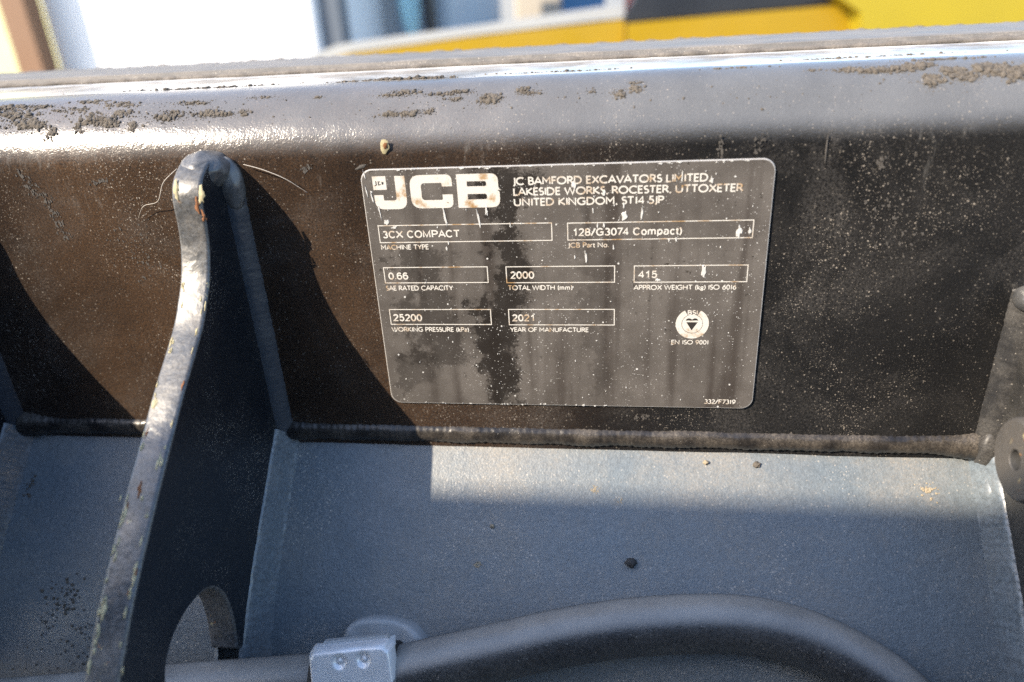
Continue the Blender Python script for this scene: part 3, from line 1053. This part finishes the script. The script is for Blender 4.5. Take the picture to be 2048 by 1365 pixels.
# white flakes and runs where the print and lacquer are lifting
FL = [(-43.93, 31.34, 0.92, 5.54), (-31.11, 30.46, 0.67, 6.92), (-27.97, 33.35, 1.04, 3.69), (-67.13, 29.82, 1.67, 2.31), (-69.22, 33.73, 0.58, 5.54), (-71.49, 39.3, 0.5, 5.08), (-73.29, 41.86, 0.42, 3.69), (-19.35, 27.71, 0.5, 2.31), (-43.59, 21.18, 0.5, 1.85), (-44.44, 18.98, 0.84, 1.38), (-64.35, 27.69, 2.09, 0.92), (-73.28, 47.87, 0.42, 3.23), (23.32, 30.3, 1.67, 2.77), (29.44, 31.41, 0.67, 5.08), (8.93, 14.84, 0.75, 4.62), (64.29, 24.45, 1.67, 4.15), (67.96, 24.19, 0.92, 2.31), (52.6, 8.33, 1.67, 5.54), (35.95, 5.61, 1.46, 1.15), (19.2, 18.61, 0.5, 2.31), (42.02, 21.26, 0.75, 1.85), (4.65, 42.47, 1.67, 2.77), (15.72, 39.4, 1.25, 2.77), (53.49, 42.85, 0.84, 2.31), (39.45, 21.09, 0.5, 1.38), (4.7, 14.89, 0.58, 1.38), (43.24, 44.28, 0.58, 3.23), (11.72, 32.78, 0.58, 1.62), (13.31, 27.16, 0.58, 1.85), (15.73, 27.12, 0.58, 1.85), (22.87, 34.4, 0.42, 2.77)]
rf = random.Random(3)
for k in range(70):
    FL.append((rf.uniform(-72, 72), rf.uniform(-47, 47), rf.uniform(0.25, 0.5), rf.uniform(0.3, 0.8)))
for k in range(26):
    FL.append((rf.uniform(-72, 72), 49.4 + rf.uniform(-.3, .3), rf.uniform(0.4, 1.8), rf.uniform(0.3, 0.6)))
for k in range(20):
    FL.append((rf.uniform(-68, 20), -49.6 + rf.uniform(-.3, .3), rf.uniform(0.3, 1.0), rf.uniform(0.3, 0.6)))
parts = []
for i, (x, z, w, h) in enumerate(FL):
    lean = 0.14 if x < -30 else (0.05 if x < 20 else -0.03)
    parts.append(patch_data((x / 1000, -PT - 0.00008, z / 1000), w / 2000, h / 2000, UX, UZ, NF, 0.0001, 14, 0.9, i * 1.37, lean))
v, f = join(parts)
o = link('lifted_flakes', v, f, 'flake', plate, False)
o['kind'] = 'stuff'

# ------------------------------------------------------------------ hose and clamp
HC = [(-330, -95.0, -152), (-240.1, -89.5, -145.6), (-154.6, -81.4, -137.7), (-96.3, -76.1, -132.6), (-77.4, -74.1, -130.7), (-61.6, -72.4, -129.0), (-42.3, -68.8, -125.5), (-23.1, -65.1, -121.9), (3.4, -60.1, -117.1), (33.7, -56.3, -113.3), (64.2, -54.7, -111.8), (86.4, -56.7, -113.7), (104.9, -61.7, -118.6), (120.7, -69.2, -125.9), (131, -78, -136), (138, -88, -152), (140, -94, -175)]
HC = [Vector((a / 1000, b / 1000, c / 1000)) for a, b, c in HC]
hp = catmull(HC, 12)
ho = tube('hydraulic_hose', hp, 0.0106, 'hose', seg=40)
tag(ho, 'grey dusty hydraulic hose arching along the bottom of the bucket', 'hose')

clamp = empty('pipe_clamp', (-0.0764, -0.075, -0.13), 'silver zinc pipe clamp with two dimples over the hose', 'clamp')
AX = (HC[5] - HC[3]).normalized()
CN = shell_n(-0.06)
CN = (CN - AX * CN.dot(AX)).normalized()
CB = CN.cross(AX).normalized()          # down the slope
if CB.z > 0:
    CB = -CB
CC = HC[4] + CN * 0.0125 + CB * 0.0022 + AX * 0.001


def clamp_mesh():
    nu, nv = 60, 60
    hu, hv = 0.0165, 0.0190
    v, f = [], []
    dims = ((-0.0036, -0.0138), (0.0055, -0.0136))
    for j in range(nv + 1):
        for i in range(nu + 1):
            a, b = -1 + 2 * i / nu, -1 + 2 * j / nv
            # rounded-square edge that turns down at the rim
            e = (abs(a) ** 10 + abs(b) ** 10) ** 0.1
            drop = 0.0028 * max(0, (e - 0.88) / 0.12) ** 2.2
            x, y = a * hu * (1 - 0.02 * max(0, e - .9) * 10), b * hv
            if abs(a) > 0.8 and abs(b) > 0.8:      # rounded corners
                da, db = (abs(a) - .8) / .2, (abs(b) - .8) / .2
                l = math.hypot(da, db)
                if l > 1e-6:
                    k = max(da, db) / l
                    x = math.copysign(hu * (.8 + .2 * da * k), a)
                    y = math.copysign(hv * (.8 + .2 * db * k), b)
            h = -drop + 0.0004 * n3(x, y, 0, 120)
            for dx, dy in dims:
                q = math.hypot(x - dx, y - dy)
                h -= 0.0016 * math.exp(-(q / 0.0023) ** 4) - 0.0010 * math.exp(-(q / 0.0010) ** 4)
            v.append(CC + AX * x + CB * y + CN * h)
    w = nu + 1
    for j in range(nv):
        for i in range(nu):
            f.append((j * w + i, (j + 1) * w + i, (j + 1) * w + i + 1, j * w + i + 1))
    # skirt
    rim = [j for j in range(w)] + [j * w + nu for j in range(1, nv + 1)] + [nv * w + i for i in range(nu - 1, -1, -1)] + [j * w for j in range(nv - 1, 0, -1)]
    o = len(v)
    for r_ in rim:
        v.append(v[r_] - CN * 0.0035)
    n = len(rim)
    for k in range(n):
        f.append((rim[k], rim[(k + 1) % n], o + (k + 1) % n, o + k))
    ob = link('cover', v, f, 'zinc', clamp)
    bmx = bmesh.new()
    bmx.from_mesh(ob.data)
    bmesh.ops.recalc_face_normals(bmx, faces=bmx.faces[:])
    bmx.to_mesh(ob.data)
    bmx.free()
    return ob


clamp_mesh()
# saddle strap under the cover, bent around the hose
v, f = tube_data([HC[4] + AX * (s * 0.0168) for s in (-1, -0.96, -0.5, 0, 0.5, 0.96, 1)], lambda t: 0.0121 if 0.02 < t < 0.98 else 0.0114, 36)
M['dark_clamp'] = simple('dark_rubber', (0.03, 0.03, 0.03), 0.7)
link('rubber_liner', v, f, 'dark_clamp', clamp)
v, f = [], []
for s in range(13):
    t = s / 12
    p = HC[4] + CN * (0.0095 - 0.002 * t) - CB * (0.006 + 0.012 * t)
    for k in (-1, 1):
        wx = 0.0165 - 0.004 * t
        v.append(p + AX * (k * wx + 0.003 * t))
        v.append(p + AX * (k * wx + 0.003 * t) - CN * 0.0022)
for s in range(12):
    a = s * 4
    f += [(a, a + 4, a + 6, a + 2), (a + 1, a + 3, a + 7, a + 5), (a, a + 1, a + 5, a + 4), (a + 2, a + 6, a + 7, a + 3)]
f += [(0, 2, 3, 1), (48, 49, 51, 50)]
link('tab', v, f, 'lug', clamp, False)

# ------------------------------------------------------------------ dirt lying on the steel
def bend_pt(x, deg, off=0.0):
    a = R(deg)
    if deg > 90:
        return Vector((x, RB + (deg - 90) / 90 * 0.028, ZB + RB + off)), Vector((0, 0, 1))
    n = Vector((0, -math.cos(a), math.sin(a)))
    return Vector((x, RB, ZB)) + n * (RB + off), n


CL = [(-211.0, 43.3, 9, 6.0, 150, 0.75), (-220.0, 54.4, 12, 6.0, 120, 0.8), (-201.0, 34.0, 3, 5.2, 40, 0.7), (-184.8, 47.0, 6, 7.5, 110, 0.75), (-177.4, 42.6, 6, 5.2, 90, 0.8), (-171.8, 51.4, 5, 3.8, 50, 0.7), (-189.2, 38.3, 2.5, 6.8, 35, 0.7), (-165.9, 38.3, 2, 3.8, 25, 0.7),
 (-224.6, 64.5, 12, 3.8, 70, 0.7), (-211.2, 63.8, 8, 3.0, 40, 0.6), (-188.8, 67.3, 8, 3.0, 60, 0.6), (-176.4, 61.6, 10, 3.8, 80, 0.6), (-194.6, 57.3, 10, 4.5, 60, 0.6), (-153.1, 45.5, 5, 3.8, 70, 0.6), (-149.3, 49.9, 4, 2.2, 30, 0.5), (-134.9, 47.7, 6, 3.8, 80, 0.6),
 (-128.7, 46.3, 4, 2.2, 30, 0.6), (-120.6, 46.3, 2.5, 3.0, 26, 0.6), (-116.1, 63.1, 5, 2.2, 30, 0.5), (-143.6, 60.2, 8, 2.2, 40, 0.5), (-92.5, 60.2, 2, 1.5, 12, 0.5), (-58.7, 62.3, 5, 3.0, 50, 0.6), (-63.8, 58.7, 5, 1.5, 26, 0.6), (-44.9, 58.0, 5, 1.5, 34, 0.6),
 (-37.2, 60.2, 4, 2.2, 36, 0.65), (-25.7, 50.7, 3.6, 4.5, 90, 0.8), (-62.8, 39.7, 4, 2.2, 46, 0.65), (-55.2, 40.4, 4, 2.2, 40, 0.6), (-48.1, 41.9, 2, 2.2, 14, 0.5), (-39.2, 52.2, 3, 2.2, 16, 0.5), (-13.7, 58.7, 2.5, 3.8, 30, 0.6), (-10.6, 55.1, 3, 2.2, 26, 0.6),
 (21.0, 50.7, 2.6, 4.5, 40, 0.7), (26.7, 53.6, 2.8, 4.5, 44, 0.7), (27.2, 61.6, 3, 2.2, 20, 0.5), (11.4, 54.4, 1.6, 2.2, 10, 0.5), (99.9, 66.6, 6, 3.0, 60, 0.7), (108.0, 63.8, 6, 3.0, 80, 0.75), (116.2, 65.2, 6, 3.8, 110, 0.8), (122.9, 67.3, 5, 4.5, 110, 0.8),
 (125.1, 51.4, 3, 5.2, 70, 0.8), (128.1, 49.9, 2, 2.2, 16, 0.6), (133.5, 58.0, 3.6, 5.2, 90, 0.85), (137.4, 52.2, 3, 3.0, 50, 0.8), (144.8, 60.2, 6, 6.0, 170, 0.9), (151.8, 55.8, 7, 6.8, 190, 0.9), (131.0, 61.6, 3, 2.2, 30, 0.7), (159.0, 57.3, 8, 6.8, 190, 0.9),
 (168.3, 59.5, 8, 6.8, 140, 0.9), (87.6, 67.3, 3, 1.5, 14, 0.6), (-68, 96, 14, 5, 130, 0.9), (-55, 95, 10, 4, 100, 0.9), (-85, 92, 8, 3, 50, 0.7), (60.9, 77.8, 12, 1.5, 40, 0.5), (134.5, 76.9, 16, 1.5, 50, 0.6), (0, 108, 30, 4, 60, 0.5),
 (110, 112, 40, 6, 120, 0.6), (-150, 100, 40, 6, 120, 0.6), (-41.1, 47.0, 60, 13.5, 26, 0.45), (60.8, 48.5, 80, 15.0, 26, 0.4), (-173.7, 48.5, 50, 15.0, 50, 0.45)]  # x mm, angle on the bend, half length mm, half angle, grains, size mm
rg = random.Random(11)
bm = bmesh.new()
bmesh.ops.create_icosphere(bm, subdivisions=1, radius=1)
IV = [q.co.copy() for q in bm.verts]
IF = [tuple(x.index for x in fa.verts) for fa in bm.faces]
bm.free()


def grains(clusters):
    V, F = [], []
    for (cx_, ca, hx, ha, n, sz) in clusters:
        for k in range(int(n * 2.4)):
            # ragged clump: grains gather around a few wandering sub-centres
            u = rg.gauss(0, 0.5)
            w = rg.gauss(0, 0.5)
            if n3(cx_ / 1000 + u * hx / 1000, ca / 60 + w * ha / 60, 0.5, 260) < -0.12:
                continue
            x = (cx_ + u * hx) / 1000
            r = sz / 1000 * rg.choice((0.5, 0.6, 0.9, 1.45)) * rg.uniform(0.4, 1.15) * (0.75 if abs(u) + abs(w) > 1 else 1.0)
            p, nn = bend_pt(x, ca + w * ha, r * rg.uniform(0.0, 0.35))
            rot = nn.to_track_quat('Z', 'Y').to_matrix() @ Matrix.Rotation(rg.uniform(0, 6.3), 3, 'Z')
            sx, sy, sz_ = rg.uniform(.7, 1.5), rg.uniform(.6, 1.1), rg.uniform(.35, .7)
            o = len(V)
            for q in IV:
                d = 1 + rg.uniform(-.22, .22)
                V.append(p + rot @ Vector((q.x * r * sx * d, q.y * r * sy * d, q.z * r * sz_ * d)))
            F += [tuple(i + o for i in fa) for fa in IF]
    return V, F


V, F = grains(CL)
OV = [Vector(q) for q in ((1, 0, 0), (-1, 0, 0), (0, 1, 0), (0, -1, 0), (0, 0, 1))]
OF = [(0, 2, 4), (2, 1, 4), (1, 3, 4), (3, 0, 4)]
for (cx_, ca, hx, ha, n, sz) in CL:          # fine crumbs and dust feathering out around each clump
    for k in range(int(n * 3)):
        u, w = rg.gauss(0, 0.8), rg.gauss(0, 0.75) - abs(rg.gauss(0, 0.25))
        if n3(cx_ / 1000 + u * hx / 1000, ca / 60 + w * ha / 60, 0.5, 200) < -0.2:
            continue
        r = rg.uniform(0.00008, 0.00028)
        p, nn = bend_pt((cx_ + u * hx) / 1000, ca + w * ha, -0.00002)
        rot = nn.to_track_quat('Z', 'Y').to_matrix() @ Matrix.Rotation(rg.uniform(0, 6.3), 3, 'Z')
        o = len(V)
        V += [p + rot @ Vector((q.x * r * rg.uniform(.7, 1.6), q.y * r * rg.uniform(.6, 1.2), q.z * r * .7)) for q in OV]
        F += [tuple(i + o for i in fa) for fa in OF]
for (cx_, cy_, hx, hy, n, sz) in ((-219, -50, 9, 5, 60, .9), (-206, -60, 8, 4, 40, .8), (-226, -56, 6, 5, 26, .7), (-250, -19, 3, 4, 18, .9), (-222, -64, 16, 4, 30, .6), (-180, -45, 6, 14, 12, .5)):
    for k in range(n):
        x_, y_ = (cx_ + rg.gauss(0, .5) * hx) / 1000, (cy_ + rg.gauss(0, .5) * hy) / 1000
        r = sz / 1000 * rg.uniform(.3, 1)
        y_ = max(-0.068, min(-0.002, y_))
        p = Vector((x_, y_, shell_at(y_))) + shell_n(y_) * r * 0.1
        o = len(V)
        for q in IV:
            V.append(p + q * r * rg.uniform(.7, 1.1))
        F += [tuple(i + o for i in fa) for fa in IF]
o = link('dried_mud', V, F, 'mud', None, False)
tag(o, 'crumbly dried mud clinging along the rounded top edge of the beam', 'mud', kind='stuff')


def on_shell(x, y, h=0.0):
    return Vector((x, y, shell_at(y))) + shell_n(y) * h


def pebble(x, y, r, label, mat='dark_stone', name='pebble', seed=1.0, flat_=0.75, cat='stone'):
    v, f = blob_data(on_shell(x, y, r * flat_ * 0.7), r, r * 0.85, r * flat_, 0.5, 1.3, 3, shell_n(y).to_track_quat('Z', 'Y').to_matrix(), seed)
    o = link(name, v, f, mat, None, True)
    return tag(o, label, cat, 'bits of grit on the sloping shell')


pebble(0.0270, -0.0328, 0.0022, 'dark round pebble on the sloping shell above the hose', seed=2)
pebble(0.0580, -0.0032, 0.0011, 'small pale crumb just below the seam weld under the plate number', 'sand', 'crumb', 3, cat='crumb')
pebble(0.0785, -0.0034, 0.0015, 'flat pale crumb below the seam weld, right of the data plate corner', 'mud', 'crumb', 4, 0.5, cat='crumb')
pebble(-0.0305, -0.0242, 0.0009, 'tiny tan crumb on the shell below the shadow corner', 'sand', 'crumb', 5, cat='crumb')


def splat(x, y, ex, ey, label, seed):
    n = shell_n(y)
    sv = Vector((0, n.z, -n.y)).normalized()
    rs = random.Random(int(seed * 10))
    parts = []
    for k in range(110):
        a, b = rs.gauss(0, .55), rs.gauss(0, .55)
        if noise.noise(Vector((a * 1.8 + seed, b * 1.8, seed))) < -0.08:
            continue
        r = rs.uniform(.08, .2) * ex * max(0.4, 1.2 - math.hypot(a, b) * .7)
        parts.append(blob_data(on_shell(x, y, r * 0.1) + UX * a * ex + sv * b * ey, r * 1.4, r * 1.2, r * .6, .5, 1.2, 1, n.to_track_quat('Z', 'Y').to_matrix(), seed + k))
    v, f = join(parts)
    o = link('dirt_splat', v, f, 'sand', None, False)
    return tag(o, label, 'dirt', 'dried dirt splats on the shell', 'stuff')


splat(0.0122, -0.0123, 0.0019, 0.0015, 'ragged sandy dirt splat on the sunlit strip of shell', 1.2)
splat(0.0226, -0.0153, 0.0013, 0.0013, 'small round sandy splat beside the larger sandy splat', 3.4)
splat(-0.0358, -0.0353, 0.0018, 0.0012, 'greyish dirt splat low on the shell above the clamp lug', 5.1)
splat(0.1436, -0.0099, 0.0035, 0.0032, 'large pale dirt smear on the shell near the drilled boss', 7.7)
pebble(0.0640, -0.0512, 0.0009, 'black speck of grit on the top of the hose arch', seed=9)

fibre([(-0.1195, -0.0022, 0.0535), (-0.112, -0.0030, 0.0515), (-0.104, -0.0026, 0.0478), (-0.0965, -0.0014, 0.0420)], 'thin pale fibre arching right from the nose of the tall gusset')
fibre([(-0.1475, -0.0012, 0.0525), (-0.1535, -0.0030, 0.0475), (-0.1575, -0.0034, 0.0405), (-0.1645, -0.0028, 0.0385), (-0.1695, -0.0012, 0.0330)], 'crooked pale fibre hanging left of the tall gusset')

# ------------------------------------------------------------------ machine behind the camera whose bonnet shades the lower shell
M['machine_black'] = simple('machine_black', (0.02, 0.02, 0.021), 0.5, var=0.3, scale=20)
M['machine_yellow'] = simple('machine_yellow', (0.32, 0.20, 0.004), 0.4, var=0.08, scale=8)


M['machine_sunlit'] = simple('machine_sunlit_yellow', (0.34, 0.26, 0.012), 0.4, var=0.08, scale=8)  # same yellow made lighter, sunlight painted into the colour


def box(name, lo, hi, mat, root=None, bev=0.01):
    bm = bmesh.new()
    bmesh.ops.create_cube(bm, size=1)
    for q in bm.verts:
        q.co = Vector([(lo[i] + hi[i]) / 2 + q.co[i] * (hi[i] - lo[i]) for i in range(3)])
    bmesh.ops.bevel(bm, geom=bm.edges[:], offset=bev, segments=3, profile=0.5, affect='EDGES')
    me = bpy.data.meshes.new(name)
    bm.to_mesh(me)
    bm.free()
    return link_mesh(name, me, mat, root, False)


mach = empty('backhoe_loader', (-0.95, -1.3, -0.78), 'front of the machine that carries the bucket, behind the camera', 'loader')
box('bonnet', (-1.75, -2.4, 0.15), (-0.42, -0.70, 0.717), 'machine_black', mach, 0.02)
box('radiator_guard', (-0.415, -2.2, 0.15), (0.95, -0.72, 0.46), 'machine_black', mach, 0.02)
box('chassis', (-1.45, -2.4, -0.45), (0.75, -0.82, 0.13), 'machine_black', mach, 0.03)
for k in range(7):
    box('grille_slat', (-1.45, -0.699, -0.38 + k * 0.06), (0.6, -0.685, -0.35 + k * 0.06), 'machine_black', mach, 0.004)

# ------------------------------------------------------------------ far background
def prism(name, pts, y0, y1, mat, root=None):
    """A thick slab: outline in (x, z), from y0 back to y1."""
    n = len(pts)
    v = [(x, y0, z) for x, z in pts] + [(x, y1, z) for x, z in pts]
    f = [tuple(range(n)), tuple(range(2 * n - 1, n - 1, -1))] + [(i, n + i, n + (i + 1) % n, (i + 1) % n) for i in range(n)]
    bm = bmesh.new()
    vs_ = [bm.verts.new(q) for q in v]
    for q in f:
        bm.faces.new([vs_[i] for i in q])
    bmesh.ops.recalc_face_normals(bm, faces=bm.faces[:])
    me = bpy.data.meshes.new(name)
    bm.to_mesh(me)
    bm.free()
    return link_mesh(name, me, mat, root, False)



for k, c_, r_ in (('white', (0.80, 0.80, 0.80), 0.4), ('brown', (0.20, 0.11, 0.06), 0.7), ('pale', (0.60, 0.60, 0.33), 0.8), ('slate', (0.30, 0.36, 0.42), 0.5), ('pillar', (0.09, 0.11, 0.14), 0.5),
                  ('beige', (0.45, 0.40, 0.32), 0.8), ('blue', (0.05, 0.16, 0.32), 0.5), ('red', (0.45, 0.09, 0.07), 0.6), ('grey', (0.30, 0.32, 0.34), 0.6), ('black', (0.015, 0.017, 0.022), 0.4)):
    M['bg_' + k] = simple('far_' + k, c_, r_, var=0.1, scale=6)
tgl = NT('far_glass')
M['bg_glass'] = tgl.done((0.50, 0.82, 0.90), 0.15, 0.0)

van = empty('white_van', (-1.9, 3.4, -0.78), 'blurred white van side at the upper left behind the beam', 'van')
box('body', (-2.52, 3.0, -0.45), (-1.24, 5.4, 1.5), 'bg_white', van, 0.04)
box('sill', (-2.50, 3.02, -0.62), (-1.26, 5.3, -0.47), 'bg_black', van, 0.02)
post = box('brown_post', (-2.60, 2.86, -0.78), (-2.47, 2.96, 1.2), 'bg_brown', None, 0.01)
tag(post, 'blurred brown post left of the white van', 'post')
wallp = box('pale_wall', (-5.0, 3.30, -0.78), (-2.66, 3.55, 1.6), 'bg_pale', None, 0.02)
tag(wallp, 'blurred pale yellow wall at the upper left corner', 'wall')
pil = box('grey_pillar', (-1.265, 3.05, -0.78), (-1.145, 3.15, 1.4), 'bg_pillar', None, 0.01)
tag(pil, 'blurred dark grey pillar at the right edge of the white van', 'pillar')

cabm = empty('parked_truck', (-1.1, 4.5, -0.78), 'blurred dark grey truck with pale blue windows right of the pillar', 'truck')
box('body', (-1.75, 4.02, -0.5), (-0.86, 6.0, 1.4), 'bg_slate', cabm, 0.05)
for xa, xb in ((-1.44, -1.29), (-1.15, -1.03)):
    wv, wf = blob_data(((xa + xb) / 2, 4.02, 0.16), (xb - xa) / 2, 0.03, 0.20, 0.0, 1, 4)
    link('window', wv, wf, 'bg_glass', cabm)
box('door_panel', (-1.27, 3.99, -0.3), (-1.17, 4.015, 1.1), 'bg_grey', cabm, 0.005)
box('mirror', (-0.99, 3.88, -0.02), (-0.93, 3.98, 0.4), 'bg_black', cabm, 0.02)

def far_box(name, lo, hi, mat, label, cat):
    return tag(box(name, lo, hi, mat, None, 0.03), label, cat)

far_box('cabinet', (-1.28, 6.0, -0.78), (-0.95, 6.5, 0.7), 'bg_grey', 'blurred grey cabinet right of the dark truck', 'cabinet')
far_box('shed', (-0.88, 7.0, -0.78), (-0.42, 8.0, 0.9), 'bg_beige', 'blurred beige shed wall in the top middle', 'shed')
far_box('blue_bin', (-0.40, 6.2, -0.78), (-0.05, 6.7, 0.25), 'bg_blue', 'blurred blue bin at the top middle', 'bin')
far_box('red_barrel', (0.12, 6.6, -0.78), (0.27, 6.9, 0.45), 'bg_red', 'blurred red barrel left of the black machine part', 'barrel')
far_box('grey_wall', (-3.0, 9.0, -0.78), (4.0, 9.3, 0.55), 'bg_grey', 'blurred grey wall far behind at the top middle', 'wall')

yel = empty('yellow_machine', (0.6, 2.6, -0.78), 'blurred yellow machine with black top across the upper right', 'machine')
prism('boom', [(-1.05, -0.30), (0.055, -0.30), (0.055, 0.040), (-0.45, 0.012), (-0.86, -0.020), (-1.05, -0.06)], 2.2, 2.45, 'machine_yellow', yel)
prism('boom_plate', [(-1.05, -0.07), (-0.86, -0.016), (-0.45, 0.016), (0.052, 0.046), (0.052, 0.085), (-0.45, 0.042), (-0.9, 0.01), (-1.05, -0.03)], 2.28, 2.5, 'bg_grey', yel)
prism('side_panel', [(0.06, -0.6), (0.06, 0.030), (0.35, 0.040), (0.72, 0.050), (0.72, -0.6)], 2.16, 2.6, 'machine_yellow', yel)
prism('rear_panel', [(0.80, -0.6), (0.70, 0.03), (0.62, 0.085), (0.70, 0.16), (2.4, 0.24), (2.4, -0.6)], 2.05, 2.7, 'machine_sunlit', yel)  # lighter yellow paints the sunlit end of the machine
prism('cab_base', [(0.05, 0.034), (0.115, 0.15), (0.80, 0.16), (0.76, 0.056), (0.35, 0.044)], 2.19, 2.5, 'bg_black', yel)
